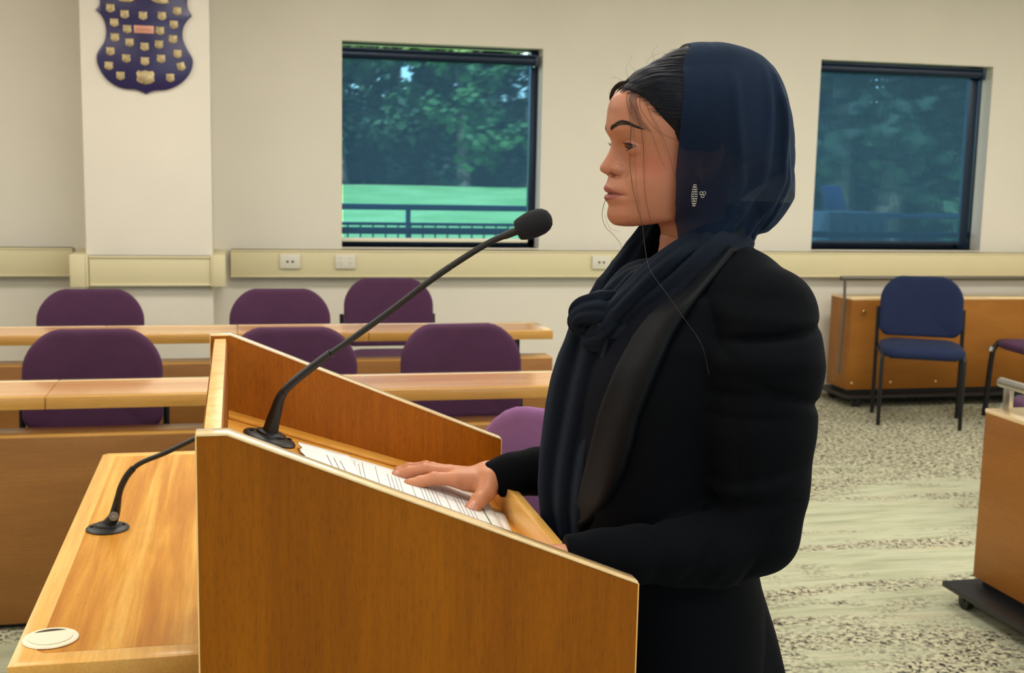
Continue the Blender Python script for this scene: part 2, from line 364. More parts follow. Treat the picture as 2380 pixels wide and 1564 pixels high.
for k, (cx, cy) in enumerate(spots):
    x, z = shp(cx, cy); tl = .3 if k == 20 else 0
    oo = [(x+a*math.cos(tl)-b*math.sin(tl), z+a*math.sin(tl)+b*math.cos(tl)) for a, b in shieldlet(.043, .046)]
    MB().prism(oo, -.0235, -.0195, 'xz', .0008).build('name_plate', MAT['plate'], t)
x, z = shp(1032, 1172); MB().prism([(x+a, z+b) for a, b in [(-.046, .02), (-.036, .036), (-.02, .03), (0, .037), (.02, .03), (.036, .036), (.046, .02), (.042, 0), (.046, -.018), (.03, -.03), (0, -.037), (-.03, -.03), (-.046, -.018), (-.042, 0)]], -.024, -.0195, 'xz', .001).build('large_plate', MAT['plate'], t)
x, z = shp(1007, 447); tp = MB().box((x-.05, -.0235, z-.02), (x+.05, -.0195, z+.02), .001).build('title_plate', MAT['pinkplate'], t)
fc = bpy.data.curves.new('title_text', 'FONT'); fc.body = 'Foodvalis'; fc.size = .020; fc.align_x = 'CENTER'; fc.align_y = 'CENTER'; fc.extrude = .0003
ft = bpy.data.objects.new('tmp_text', fc); COL.objects.link(ft); dg = bpy.context.evaluated_depsgraph_get(); tm = bpy.data.meshes.new_from_object(ft.evaluated_get(dg)); bpy.data.objects.remove(ft)
fo = bpy.data.objects.new('lettering', tm); link(fo, tp); fo.location = (x, -.0242, z); fo.rotation_euler = (math.pi/2, 0, 0)
tm.materials.clear(); tm.materials.append(plain('rust_print', (178, 92, 76), .6))
for sgn, pts in ((-1, [(620, 10), (700, 30), (800, 35), (870, 0), (860, -40), (700, -50), (640, -30)]), (1, [(1110, 0), (1200, 50), (1300, 62), (1390, 45), (1370, 5), (1350, -40), (1150, -50)])):
    MB().prism([shp(*p) for p in pts], -.025, -.0195, 'xz', .0015).build('scroll_ornament', MAT['plate'], t)
# ------------------------------------------------------------------ chairs
def pad(w_, h_, th, r, bend=0.0, dome=.35, sag=0.0, taper=0.0):
    """upholstered slab in the xz plane, front face towards -y"""
    def rr(n=9):
        o = []
        rt = r if hasattr(r, '__len__') else (r, r)
        for cx, cz, a0, rad in ((w_/2-rt[0], h_/2-rt[0], 0, rt[0]), (-w_/2+rt[0], h_/2-rt[0], 90, rt[0]), (-w_/2+rt[1], -h_/2+rt[1], 180, rt[1]), (w_/2-rt[1], -h_/2+rt[1], 270, rt[1])):
            for k in range(n): a = math.radians(a0+90*k/(n-1)); o.append((cx+rad*math.cos(a), cz+rad*math.sin(a)))
        return o
    O = rr(); m = len(O); V, Fc = [], []
    prof = [(0.0, -1.0), (.35, -.98), (.65, -.9), (.84, -.75), (.95, -.5), (1.0, 0.0), (.95, .5), (.84, .75), (.65, .9), (.35, .98), (0.0, 1.0)]
    for s, d in prof:
        inset = (1-s)
        if s == 0: V.append((0, d*th/2, 0)); continue
        # near the rim shrink by a constant border, then towards the centre
        for x, z in O:
            k = 1-(1-s)*(1 if s < .6 else .28 if s > .9 else .45)
            V.append((x*k, d*th/2, z*k))
    idx = 1
    for i in range(1, len(prof)-2):
        for k in range(m): Fc.append((idx+k, idx+(k+1) % m, idx+m+(k+1) % m, idx+m+k))
        idx += m
    for k in range(m): Fc.append((0, 1+(k+1) % m, 1+k)); Fc.append((len(V)-1, idx+k, idx+(k+1) % m))
    out = []
    for x, y, z in V:
        u = x/(w_/2); v = z/(h_/2)
        out.append(Vector((x*(1-taper*max(0, v)), y-bend*u*u, z-sag*(1-u*u)*(1 if v < 0 else 0)*abs(v))))
    return out, Fc
def make_chair(label, fab, cr=.12, group=None):
    t = thing('visitor_chair', label, 'chair', group=group)
    f = MAT[fab]
    W = .47
    # seat
    V, Fc = pad(.47, .44, .072, (.09, .10), 0, 0)
    V = [Vector((p.x, p.z, .440+p.y*-1 - .10*max(0, abs(p.x)-.16) + (.012 if p.z > 0 else 0)*0 - .35*max(0, -p.z-.15)**1.2)) for p in V]
    mesh_obj('seat', V, Fc, f, t, smooth=True)
    MB().box((-.19, -.17, .395), (.19, .18, .422), .01).build('seat_pan', MAT['black'], t)
    # backrest, leaning back slightly
    V, Fc = pad(.475, .325, .050, (cr, .05), .045, 0, .03)
    V = [Vector((p.x, .215+p.y+.12*(p.z)+.0, .663+p.z+max(0, p.z)*.17*(1-(p.x/.24)**2))) for p in V]
    b = mesh_obj('backrest', V, Fc, f, t, smooth=True)
    for sx in (-1, 1):
        MB().tube([(sx*.225, -.17, 0), (sx*.225, -.17, .40), (sx*.222, -.15, .425), (sx*.222, .0, .43)], .0115, 12).build('leg', MAT['blackmetal'], t)
        MB().tube([(sx*.245, .20, 0), (sx*.245, .19, .42), (sx*.245, .205, .56), (sx*.245, .22, .655)], .0115, 12).build('leg', MAT['blackmetal'], t)
    MB().tube([(-.245, .19, .42), (.245, .19, .42)], .010, 10).tube([(-.225, -.15, .415), (.225, -.15, .415)], .010, 10).tube([(-.24, .19, .41), (-.223, -.15, .41)], .009, 10).tube([(.24, .19, .41), (.223, -.15, .41)], .009, 10).build('seat_frame', MAT['blackmetal'], t)
    return t
bc = make_chair('royal blue upholstered visitor chair with black legs in front of the wood cabinet', 'blue')
bc.location = (3.915, 6.265, 0); bc.rotation_euler.z = -math.atan2(.2, .389)
pc = make_chair('purple upholstered chair behind the front desk, at the left edge', 'purple', group='purple chairs behind the bench desks')
G = 'purple chairs behind the bench desks'
rows = [(-.50, 4.24, .0, 'purple upholstered chair behind the front bench desk, farthest to the left'),
        (.195, 4.24, .0, 'purple upholstered chair behind the front bench desk, partly hidden by the lectern'),
        (.845, 4.30, .05, 'creased purple upholstered chair behind the front bench desk, nearest the speaker'),
        (-.66, 5.62, .0, 'purple upholstered chair behind the rear bench desk, below the trunking of the pillar'),
        (.20, 5.62, .0, 'purple upholstered chair behind the rear bench desk, under the left wall plate'),
        (.785, 6.15, .0, 'tallest-looking purple upholstered chair behind the rear bench desk, below the left window')]
for i, (x, y, rz, lab) in enumerate(rows):
    o = pc if i == 0 else copy_tree(pc)
    o.location = (x, y, 0); o.rotation_euler.z = rz; o['label'] = lab; o['group'] = G
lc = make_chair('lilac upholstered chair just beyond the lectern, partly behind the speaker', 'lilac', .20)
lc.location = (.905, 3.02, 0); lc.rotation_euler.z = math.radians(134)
# armchairs cut by the right edge
def arm_chair(label, loc, rz):
    t = thing('arm_chair', label, 'chair', loc, rz, group='purple chairs at the right edge')
    V, Fc = pad(.46, .44, .06, (.09, .10), 0, 0)
    mesh_obj('seat', [Vector((p.x, p.z, .455-p.y)) for p in V], Fc, MAT['purple'], t, smooth=True)
    V, Fc = pad(.46, .34, .05, (.10, .06), .045, 0, .02)
    mesh_obj('backrest', [Vector((p.x, .23+p.y+.12*p.z, .66+p.z)) for p in V], Fc, MAT['purple'], t, smooth=True)
    for sx in (-1, 1):
        MB().tube(spline([(sx*.26, -.22, 0), (sx*.26, -.2, .36), (sx*.258, -.18, .43), (sx*.25, -.13, .46), (sx*.24, .1, .455)], 5), .016, 12).build('leg', MAT['blackmetal'], t)
        MB().tube([(sx*.22, .24, 0), (sx*.22, .2, .42), (sx*.22, .24, .7)], .014, 12).build('leg', MAT['blackmetal'], t)
        MB().tube([(sx*.26, -.214, .40), (sx*.26, -.205, .425)], .0175, 12).build('leg_collar', MAT['steel'], t)
    return t
arm_chair('purple chair with black bent legs in front of the cabinet, cut by the right edge', (4.64, 6.10, 0), -math.pi/2-.1)
arm_chair('dark purple chair behind the near wood barrier, only its corner showing at the right edge', (3.52, 4.42, 0), -math.pi/2-.3)

# ------------------------------------------------------------------ bench desks
def bench(name_lab, y, xl, xr, joints, grp):
    t = thing('bench_desk', name_lab, 'desk', (0, y, 0), group=grp)
    xs = [xl]+joints+[xr]
    for a, b_ in zip(xs[:-1], xs[1:]):
        a += .0012; b_ -= .0012
        tt = MB().box((a, .034, .694), (b_, .276, .7295)).build('tabletop', MAT['desktop'], t)
        MB().box((a, 0, .692), (b_, .034, .7300), .002).build('front_edging', MAT['deskedge'], tt)
        MB().box((a, .276, .692), (b_, .31, .7300), .002).build('rear_edging', MAT['woodedge'], tt)
        if b_ > xr-.01: MB().box((b_-.034, .034, .6925), (b_, .276, .7302), .002).build('end_edging', MAT['woodedge'], tt)
    MB().box((xl, 0, .02), (xr, .13, .606), .003).build('modesty_panel', MAT['modesty'], t)
    MB().box((xl, .001, .604), (xr, .13, .61), .001).build('panel_cap', MAT['deskedge'], t)
    MB().box((xl+.02, .03, 0), (xr-.02, .12, .021)).build('plinth', MAT['black'], t)
    px = xr-.16
    while px > xl:
        MB().box((px-.022, .06, .608), (px+.022, .12, .694), .002).build('support_post', MAT['blackmetal'], t); px -= 1.15
    return t
bench('front wooden bench desk right behind the lectern and side table', 3.79, -2.4, 1.375, [-.57, .04], 'bench desks')
bench('rear wooden bench desk nearest the windows, behind the first row', 5.117, -2.4, 1.37, [-.555, .0, .55], 'bench desks')

# ------------------------------------------------------------------ side table with grommet
t = thing('side_table', 'wooden side table with pale solid edging left of the lectern', 'table', (-.33, 1.765, 0))
TX, TY, TZ, NX, NY = .85, 1.31, .72, .272, .235       # local extents, notch round the lectern
tt = MB().prism([(.034, .045), (NX, .045), (NX, NY), (TX, NY), (TX, TY-.034), (.034, TY-.034)], .694, .7197, 'xy').build('tabletop', MAT['tabletop'], t)
MB().prism([(0, 0), (NX, 0), (NX, .045), (.045, .045), (.034, .056), (.034, TY-.034), (TX, TY-.034), (TX, TY), (.012, TY), (0, TY-.012)], .684, .7202, 'xy', .002).build('solid_edging', MAT['woodedgeY'], t)
MB().box((.012, .012, .05), (.034, TY-.02, .684)).build('end_panel', MAT['modesty'], t)
MB().box((.034, .03, .05), (NX-.004, .052, .684)).build('front_panel', MAT['modesty'], t)
for q in ((.04, .05), (.04, TY-.1), (TX-.08, NY+.02), (TX-.08, TY-.1)): MB().box((q[0], q[1], 0), (q[0]+.04, q[1]+.04, .684), .002).build('leg', MAT['black'], t)
g = thing('cable_grommet', 'cream round plastic cable grommet at the near corner of the side table', 'cable grommet', (-.284, 1.863, .7202), math.radians(10))
MB().lathe([(.0405, 0), (.0415, .0012), (.040, .0028), (.033, .0036), (.032, .0036)]).build('rim', MAT['whiteplastic'], g)
V = [(0.0325*math.cos(a), .0325*math.sin(a)) for a in [math.radians(x) for x in range(-218, 40, 6)]]
MB().prism(V, .0036, .0050, 'xy').build('lid', MAT['whiteplastic'], g)
MB().lathe([(.0325, .0034), (.0325, .0038)]).build('opening', plain('grommet_hole', (70, 56, 34), .8), g)

# ------------------------------------------------------------------ lectern
LX0, LXK, LX1, YN, YF, HT, HL, PT = -.042, -.012, .437, 1.236, 1.96, 1.175, .99, .020
t = thing('lectern', 'wooden lectern with sloping side panels and a recessed reading board', 'lectern', (0, 0, 0))
for y0, y1, m in ((YN, YN+PT, 'woodpanel'), (YF, YF+PT, 'woodinner')):
    MB().prism([(LX0, .03), (LX1, .03), (LX1, HL-.004), (LXK, HT-.004), (LX0, HT-.004)], y0, y1, 'xz').build('side_panel', MAT[m], t)
    MB().prism([(LX0-.001, HT-.004), (LXK, HT-.004), (LX1+.0005, HL-.004), (LX1+.0005, HL), (LXK+.001, HT), (LX0-.001, HT)], y0-.0008, y1+.0008, 'xz', .0012).build('top_edging', MAT['woodedge'], t)
    MB().box((LX0-.0015, y0-.0004, .03), (LX0, y1+.0004, HT-.003)).box((LX1, y0-.0004, .03), (LX1+.0015, y1+.0004, HL-.003)).build('end_edging', MAT['woodedgeZ'], t)
MB().box((LX0+.004, YN+PT, .03), (LX0+.026, YF, HT-.012), .001).build('front_panel', MAT['woodpanel'], t)
MB().box((LX0+.006, YN+PT, HT-.012), (LX0+.024, YF, HT-.008), .001).build('front_top_edging', MAT['woodedgeZ'], t)
BS = -.3299
def bz(x): return 1.047+BS*(x+.022)
MB().prism([(LX0+.026, bz(LX0+.026)), (.414, bz(.414)), (.414, bz(.414)-.018), (LX0+.026, bz(LX0+.026)-.018)], YN+PT, YF, 'xz').build('reading_board', MAT['board'], t)
MB().prism([(.408, bz(.408)-.02), (.424, bz(.424)-.02), (.427, bz(.41)+.042), (.408, bz(.408)+.046)], YN+PT, YF, 'xz', .001).build('stop_ledge', MAT['woodedgeY'], t)
MB().prism([(LX0+.026, bz(LX0+.026)+.0004), (.408, bz(.408)+.0004), (.408, bz(.408)+.006), (LX0+.026, bz(LX0+.026)+.006)], YF-.045, YF, 'xz', .0015).build('board_strip', MAT['board'], t)
MB().box((.30, YN+PT, .03), (.318, YF, bz(.318)-.02)).build('rear_panel', MAT['woodinner'], t)
MB().box((LX0+.01, YN+.01, 0), (LX1-.01, YF+.01, .03)).build('plinth', MAT['black'], t)

# ------------------------------------------------------------------ papers on the reading board
def sheet(name, label, c, wx, wy, rz, lift, curl, lines, mat='paper', group=None, rag=()):
    """sheet lying on the sloping board; wx along the slope, wy across"""
    t = thing(name, label, 'paper', (c[0], c[1], bz(c[0])+lift), group=group); t.rotation_euler = (0, -math.atan(BS), rz)
    t.rotation_euler = Matrix.Rotation(-math.atan(BS), 3, 'Y').to_euler()
    nx, ny = 34, 12; V, Fc = [], []
    rnd = random.Random(3)
    ca, sa = math.cos(rz), math.sin(rz)
    def hz(u, v): return .0007+curl*(math.sin(u*5.1+1+v*2)*.5+.5)*.6*(abs(v)**2)+curl*.5*max(0, abs(u)-.35)
    for i in range(nx+1):
        for j in range(ny+1):
            u, v = i/nx-.5, j/ny-.5; x, y = u*wx, v*wy
            if i == 0 and rag: x += rnd.uniform(-.004, .004)
            V.append((x*ca-y*sa, x*sa+y*ca, hz(u, v)))
    for i in range(nx):
        for j in range(ny): k = i*(ny+1)+j; Fc.append((k, k+ny+1, k+ny+2, k+1))
    o = mesh_obj('page', V, Fc, MAT[mat], t, smooth=True)
    md = o.modifiers.new('thick', 'SOLIDIFY'); md.thickness = .0006
    mb = MB(); mg_ = MB()
    for (x0, y0, x1, y1, th, col) in lines:
        q = []
        for (x, y) in ((x0, y0), (x1, y1)): q.append((x, y))
        d = Vector((x1-x0, y1-y0)).normalized()*th/2; n = Vector((-d.y, d.x))
        segs = max(2, int((Vector((x1-x0, y1-y0)).length)/.012)); L = []
        for k in range(segs+1):
            f = k/segs; x = x0+(x1-x0)*f; y = y0+(y1-y0)*f
            for sg in (-1, 1):
                a, b_ = x+n.x*sg, y+n.y*sg; L.append((a*ca-b_*sa, a*sa+b_*ca, hz(a/wx, b_/wy)+.0004))
        (mg_ if col else mb).add(L, [(2*k, 2*k+1, 2*k+3, 2*k+2) for k in range(segs)])
    if mb.v: mb.build('printed_text', MAT['ink'], o)
    if mg_.v: mg_.build('green_rule', MAT['green'], o)
    return t
def textblock(x0, n, dx, ya, yb, th=.0008, col=0, seed=1):
    r = random.Random(seed)
    return [(x0+dx*k, ya+r.uniform(0, .006), x0+dx*k, yb-r.uniform(0, .03), th, col) for k in range(n)]
L1 = textblock(-.116, 2, .0062, -.10, .085, seed=3)+textblock(-.088, 5, .0066, -.10, .092, seed=4)+textblock(-.04, 1, .006, -.10, .085, seed=4)+textblock(-.022, 4, .0062, -.10, .080, seed=5)+[(.016, -.10, .016, .088, .0008, 0)]+textblock(.03, 5, .0063, -.10, .07, seed=6)+textblock(.07, 1, .006, -.10, .09)+textblock(.085, 5, .0063, -.10, .06, seed=8)+[(.130, -.105, .130, .03, .0022, 1)]
sheet('paper_sheet', 'white printed page with lines of text and a green rule under the hand', (.243, 1.765), .30, .205, math.radians(-3), .004, .004, L1, group='speech notes on the lectern')
sheet('paper_sheet', 'blank white page end sticking out towards the stop ledge', (.26, 1.70), .285, .21, math.radians(-7), .0018, .003, [], group='speech notes on the lectern')
sheet('paper_sheet', 'torn-edged white page with three short vertical lines of print nearest the microphone base', (.135, 1.755), .085, .20, math.radians(4), .0085, .002, [(-.002, -.09, .0, .060, .0012, 0), (.008, -.09, .010, .052, .0012, 0), (.018, -.09, .019, .045, .0012, 0), (.004, .09, .03, .088, .0008, 0)], group='speech notes on the lectern', rag=(1,))

# ------------------------------------------------------------------ gooseneck microphones
def gooseneck(label, base, nrm_rot, pts, capsule, rads=(.013, .0062, .0045), group='gooseneck microphones', foot=(.041, .040)):
    t = thing('gooseneck_microphone', label, 'microphone', base, group=group)
    mt = nrm_rot.to_4x4()
    MB().lathe([(.041, -.0), (.0415, .002), (.039, .0045), (.030, .007), (.024, .0075), (.023, .011), (.018, .013), (.0, .0135)], n=44, mtx=mt).build('mounting_flange', MAT['black'], t)
    for sg in (-1, 1):
        MB().lathe([(.0035, .004), (.0035, .009), (.001, .0095)], origin=mt @ Vector((sg*.030, sg*.004, 0)), n=12, mtx=mt).build('screw', MAT['blackmetal'], t)
    P = spline(pts, 10); L = [0]
    for a, b_ in zip(P[:-1], P[1:]): L.append(L[-1]+(b_-a).length)
    n = len(P)
    def rad(s):
        if s < .075: return .0135-(.0135-.0066)*(s/.075)**.8
        return .0062 if s < L[-1]*.42 else .0046
    k1 = max(i for i in range(n) if L[i] < .078)
    MB().tube(P[:k1+1], [rad(L[i]) for i in range(k1+1)], 18).build('stem_base', MAT['black'], t)
    # ribbed flexible sections and a smooth middle tube
    fine = []
    for i in range(k1, n-1):
        for k in range(6): fine.append((P[i].lerp(P[i+1], k/6), L[i]+(L[i+1]-L[i])*k/6))
    fine.append((P[-1], L[-1]))
    flex = MB(); a_end = L[-1]*.34; b_st = L[-1]*.80
    def seg(lo, hi, ribs, r):
        q = [f for f in fine if lo <= f[1] <= hi]
        if len(q) < 2: return
        pts_, rr = [], []
        length = q[-1][1]-q[0][1]; m = max(2, int(length/.0016)) if ribs else len(q)
        for k in range(m+1):
            s_ = q[0][1]+length*k/m; j = max(1, next((i for i, f in enumerate(fine) if f[1] >= s_), len(fine)-1))
            f0, f1 = fine[j-1], fine[j]; tt_ = 0 if f1[1] == f0[1] else (s_-f0[1])/(f1[1]-f0[1])
            pts_.append(f0[0].lerp(f1[0], min(1, max(0, tt_)))); rr.append(r+(.0005 if ribs and k % 2 else 0))
        flex.tube(pts_, rr, 14)
    seg(L[k1]-.001, a_end, True, .0062); seg(a_end, b_st, False, .0050); seg(b_st, L[-1], True, .0046)
    flex.build('gooseneck', MAT['black'], t)
    if capsule:
        d = (P[-1]-P[-3]).normalized(); rot = d.to_track_quat('Z', 'Y').to_matrix().to_4x4()
        MB().lathe([(.0055, -.002), (.0062, .018), (.0066, .024)], origin=P[-1]-d*.004, n=20, mtx=rot).build('capsule_neck', MAT['black'], t)
        MB().lathe([(.003, .0), (.0150, .0006), (.0172, .006), (.0196, .018), (.0204, .028), (.0196, .038), (.0168, .046), (.0115, .052), (.005, .0545), (.0, .055)], origin=P[-1]+d*.016, n=40, mtx=rot).build('foam_windscreen', MAT['foam'], t)
    return t
mb0 = Vector((.046, 1.852, bz(.046)+.0005))
def mp(px, py, y): p = at(px, py, y=y); return p-mb0
MY = mb0.y
pts = [(0, 0, .006), mp(640, 960, MY-.005), mp(664, 905, MY-.01), mp(745, 838, MY-.02), mp(800, 800, MY-.028), mp(900, 728, MY-.045), mp(1000, 652, MY-.063), mp(1080, 598, MY-.08), mp(1140, 562, MY-.09), mp(1180, 545, MY-.1)]
gooseneck('long black gooseneck microphone on the lectern board, foam windscreen near her chin', mb0, Matrix.Rotation(math.atan(-BS), 3, 'Y'), pts, True)
m2 = Vector((-.256, 2.428, .7203))
def mq(px, py, y): return at(px, py, y=y)-m2
pts = [(0, 0, .006), mq(266, 1196, 2.42), mq(283, 1128, 2.40), mq(318, 1082, 2.39), mq(385, 1052, 2.37), mq(440, 1026, 2.36), mq(520, 988, 2.34), mq(600, 948, 2.33)]
g2 = gooseneck('short black gooseneck microphone standing on the side table, bending behind the lectern', m2, Matrix.Identity(3), pts, True)
lg = at(265, 1197, y=2.405)-m2
MB().lathe([(.0080, 0), (.0092, .0006), (.0092, .0012), (.0078, .0014)], origin=lg+Vector((0, -.0075, 0)), n=24, mtx=Matrix.Rotation(math.radians(82), 4, 'X')).build('emblem_ring', plain('emblem_grey', (120, 118, 110), .4, .5), g2)
MB().add([(lg.x-.004, lg.y-.0092, lg.z-.0035), (lg.x+.004, lg.y-.0092, lg.z-.0035), (lg.x, lg.y-.0092, lg.z+.0045)], [(0, 1, 2)]).build('emblem_mark', plain('emblem_light', (150, 148, 140), .5), g2)

# ------------------------------------------------------------------ mobile wood barriers with a steel rail
def barrier(label, loc, rz, length, W, knob=False):
    """long box on a black wheeled base; local x runs along it, front face at y = 0"""
    t = thing('mobile_barrier', label, 'barrier', loc, rz, group='mobile wood barriers with steel rails')
    body = MB().box((0, 0, .10), (length, W, .672), .003).build('body_panel', MAT['cabinet'], t)
    MB().box((-.001, -.001, .668), (length+.001, W+.001, .682), .002).build('top_board', MAT['woodedge'], t)
    MB().box((-.04, -.09, .055), (length+.04, W+.06, .075), .004).build('base_plate', MAT['black'], t)
    MB().box((.03, .02, .075), (length-.03, W-.02, .10)).build('base_riser', MAT['black'], t)
    for x in (.04, length-.08):
        for y in (-.045, W-.01): MB().tube([(x, y-.012, .028), (x, y+.012, .028)], .028, 18).box((x-.012, y-.02, .03), (x+.012, y+.02, .056), .003).build('castor', MAT['black'], t)
    if knob:
        k = MB().lathe([(.004, 0), (.004, .012), (.012, .018), (.013, .026), (.008, .032), (0, .033)], origin=(.075, 0, .6), n=20, mtx=Matrix.Rotation(math.pi/2, 4, 'X')).build('knob', MAT['brass'], body)
        for x in (.03, .30, .62): MB().tube([(x, .0, .145), (x, -.002, .145)], .007, 12).build('screw_cap', MAT['woodedge'], body)
    return t
b1 = barrier('near wooden barrier with a thick steel top rail, cut by the right edge', (2.435, 3.488, 0), -math.pi/2, 2.2, .19)
for o in [k for k in bpy.data.objects if k.parent == b1]: pass
MB().tube([(-.028, .07, .765), (2.2, .07, .765)], .0165, 20).build('top_rail', MAT['steel'], b1)
for x in (.0, 1.1, 2.15): MB().box((x-.012+.012, .062, .68), (x+.036, .078, .752), .002).build('rail_post', MAT['steel'], b1)
b2 = barrier('wooden barrier with brass knob and thin metal rail under the right window', (3.735, 6.78, 0), 0, 1.9, .27, True)
MB().tube([(-.055, .06, .800), (1.95, .06, .800)], .0145, 16).build('top_rail', MAT['darksteel'], b2)
MB().tube([(-.03, .05, .795), (-.03, .04, .62), (-.055, .02, .20)], .009, 14).build('rail_post', MAT['darksteel'], b2)
MB().tube([(1.93, .05, .795), (1.93, .04, .62), (1.955, .02, .20)], .008, 14).build('rail_post', MAT['steel'], b2)
# ------------------------------------------------------------------ outside the windows
ml, ntl, bl = mat_new('lawn_grass')
nz = N(ntl, 'ShaderNodeTexNoise', Scale=.6, Detail=6.0); ntl.links.new(coords(ntl), nz.inputs['Vector'])
ntl.links.new(ramp(ntl, nz.outputs[0], [(.35, lin((136, 184, 104))), (.65, lin((166, 208, 132)))]), bl.inputs['Base Color']); bl.inputs['Roughness'].default_value = .95
V, Fc = [], []
nx, ny = 40, 40
for i in range(nx+1):
    for j in range(ny+1):
        x = -20+90*i/nx; y = 10.9+89*j/ny
        z = -1.5+2.15*min(1, (y-11)/34)+max(0, y-60)*.12+.15*math.sin(x*.21)*math.cos(y*.17)
        V.append((x, y, z))
for i in range(nx):
    for j in range(ny): k = i*(ny+1)+j; Fc.append((k, k+ny+1, k+ny+2, k+1))
tag(mesh_obj('lawn_ground', V, Fc, ml, smooth=True), kind='structure')
tag(MB().box((-6, WY+WT, -1.9), (14, 10.9, -.12)).build('terrace_ground', plain('terrace_concrete', (120, 112, 104), .9, noise=.2, nscale=3)), kind='structure')
def fence(label, y, x0, x1, z0, zt, zm):
    t = thing('terrace_railing', label, 'railing', (0, y, 0), group='railings on the terrace')
    MB().box((x0, -.02, zt-.022), (x1, .02, zt+.022), .004).build('top_rail', MAT['frame'], t)
    MB().box((x0, -.012, zm-.012), (x1, .012, zm+.012), .003).build('mid_rail', MAT['frame'], t)
    MB().box((x0, -.012, z0+.1), (x1, .012, z0+.125), .003).build('bottom_rail', MAT['frame'], t)
    x = x0+.02
    while x < x1:
        MB().box((x-.018, -.018, z0), (x+.018, .018, zt), .003).build('post', MAT['frame'], t); x += 1.9
    bars = MB(); x = x0
    while x < x1: bars.box((x-.006, -.006, z0+.11), (x+.006, .006, zm)); x += .097
    tag(bars.build('balusters', MAT['frame'], t), kind='stuff')
    return t
fence('dark metal railing with upright bars seen through the left window', 9.3, -.62, 3.3, -.12, 1.12, .99)
fence('dark metal railing seen low through the right-hand window', 9.3, 4.95, 8.6, -.12, 1.10, .93)
t = thing('outdoor_panel', 'blue tilted panel standing outside behind the right-hand window', 'panel', (4.70, 9.0, .1), .15)
MB().prism([(-.03, 1.05), (.17, 1.05), (.09, 1.25), (-.09, 1.25)], -.02, .02, 'xz', .01).build('panel_face', plain('blue_panel', (14, 36, 78), .6), t)
MB().tube([(.05, .03, -.22), (.05, .03, 1.1)], .03).build('stand', MAT['frame'], t)
t = thing('utility_box', 'grey ribbed metal box outside the right-hand window', 'utility box', (4.70, 8.7, -.12))
MB().box((-.25, -.2, 0), (.25, .2, 1.27), .01).build('casing', plain('grey_metal_box', (60, 68, 78), .5, noise=.1, nscale=10), t)
for k in range(5): MB().box((-.22+k*.1, -.206, .1), (-.20+k*.1, -.2, 1.18)).build('rib', MAT['frame'], t)
# trees
def leafmat(name, a, b_):
    m, nt, b = mat_new(name); n = N(nt, 'ShaderNodeTexNoise', Scale=1.3, Detail=4.0); nt.links.new(coords(nt), n.inputs['Vector'])
    nt.links.new(ramp(nt, n.outputs[0], [(.35, lin(a)), (.65, lin(b_))]), b.inputs['Base Color']); b.inputs['Roughness'].default_value = .7
    b.inputs['Subsurface Weight'].default_value = 0.0
    return m
LM = [leafmat('leaves_dark', (18, 34, 26), (40, 62, 40)), leafmat('leaves_olive', (34, 54, 34), (66, 92, 52)), leafmat('leaves_bright', (44, 84, 40), (84, 124, 62))]
BARK = plain('bark', (110, 96, 84), .9, noise=.3, nscale=4, bumpk=.4)
def make_tree(seed, H, spread, lm, clumps=46, leaves=70):
    r = random.Random(seed); o = thing('tree', 'tree', 'tree')
    MB().tube(spline([(0, 0, 0), (r.uniform(-.3, .3), 0, H*.3), (r.uniform(-.5, .5), r.uniform(-.4, .4), H*.6), (r.uniform(-.6, .6), 0, H*.9)], 5), [.26-.012*i for i in range(16)], 8).build('trunk', BARK, o)
    bm = MB()
    for c in range(clumps):
        hh = r.uniform(.16, 1.0); rad = spread*(1-.55*abs(hh-.45))*r.uniform(.25, 1); an = r.uniform(0, 6.28)
        cx, cy, cz = rad*math.cos(an), rad*math.sin(an), hh*H; cr = r.uniform(.5, 1.2)*spread*.26
        for l in range(leaves):
            d = Vector((r.gauss(0, 1), r.gauss(0, 1), r.gauss(0, .7))).normalized()*cr*r.uniform(.5, 1.05)
            p = Vector((cx, cy, cz))+d; s = r.uniform(.10, .26)
            a = Vector((r.gauss(0, 1), r.gauss(0, 1), r.gauss(0, .5))).normalized(); b_ = a.cross(d+Vector((.01, 0, .3))).normalized()
            k = len(bm.v); bm.v += [p-a*s, p+b_*s*.7, p+a*s, p-b_*s*.7]; bm.f.append((k, k+1, k+2, k+3))
    tag(bm.build('foliage', lm, o, auto=None), kind='stuff')
    return o
def shrub_proto():
    o = make_tree(21, 4.2, 3.0, LM[0], 60, 60)
    for c in [k for k in bpy.data.objects if k.parent == o and k.name.startswith('foliage')]:
        for v in c.data.vertices: v.co.z = max(.02, v.co.z-.7)
    o.name = 'shrub'; return o
protos = [make_tree(1, 11, 3.4, LM[0]), make_tree(2, 9, 3.6, LM[1]), make_tree(5, 6, 2.6, LM[2], 34), make_tree(9, 13, 3.0, LM[0], 60)]
SHRUB = shrub_proto()
for i in range(20):
    o = SHRUB if i == 0 else copy_tree(SHRUB)
    x, y = (1.5+i*1.25, 49+(i*7 % 5)*.8) if i < 13 else (12.5+(i-13)*1.7, 29+(i % 3)*1.2); o.location = (x, y, .55 if y > 44 else -.45); o.rotation_euler.z = i*1.7; o.scale = (1, 1, .75+.1*(i*3 % 4))
    o['label'] = 'low dark bush at the far edge of the lawn below the trees' if i < 13 else 'low dark bush among the trees behind the right-hand window'; o['category'] = 'bush'; o['group'] = 'low bushes along the far lawn edge' if i < 13 else 'low bushes behind the right-hand window'
kinds = ('tall dark green tree', 'olive green spreading tree', 'small bright green tree', 'very tall dark slender tree')
rt = random.Random(11)
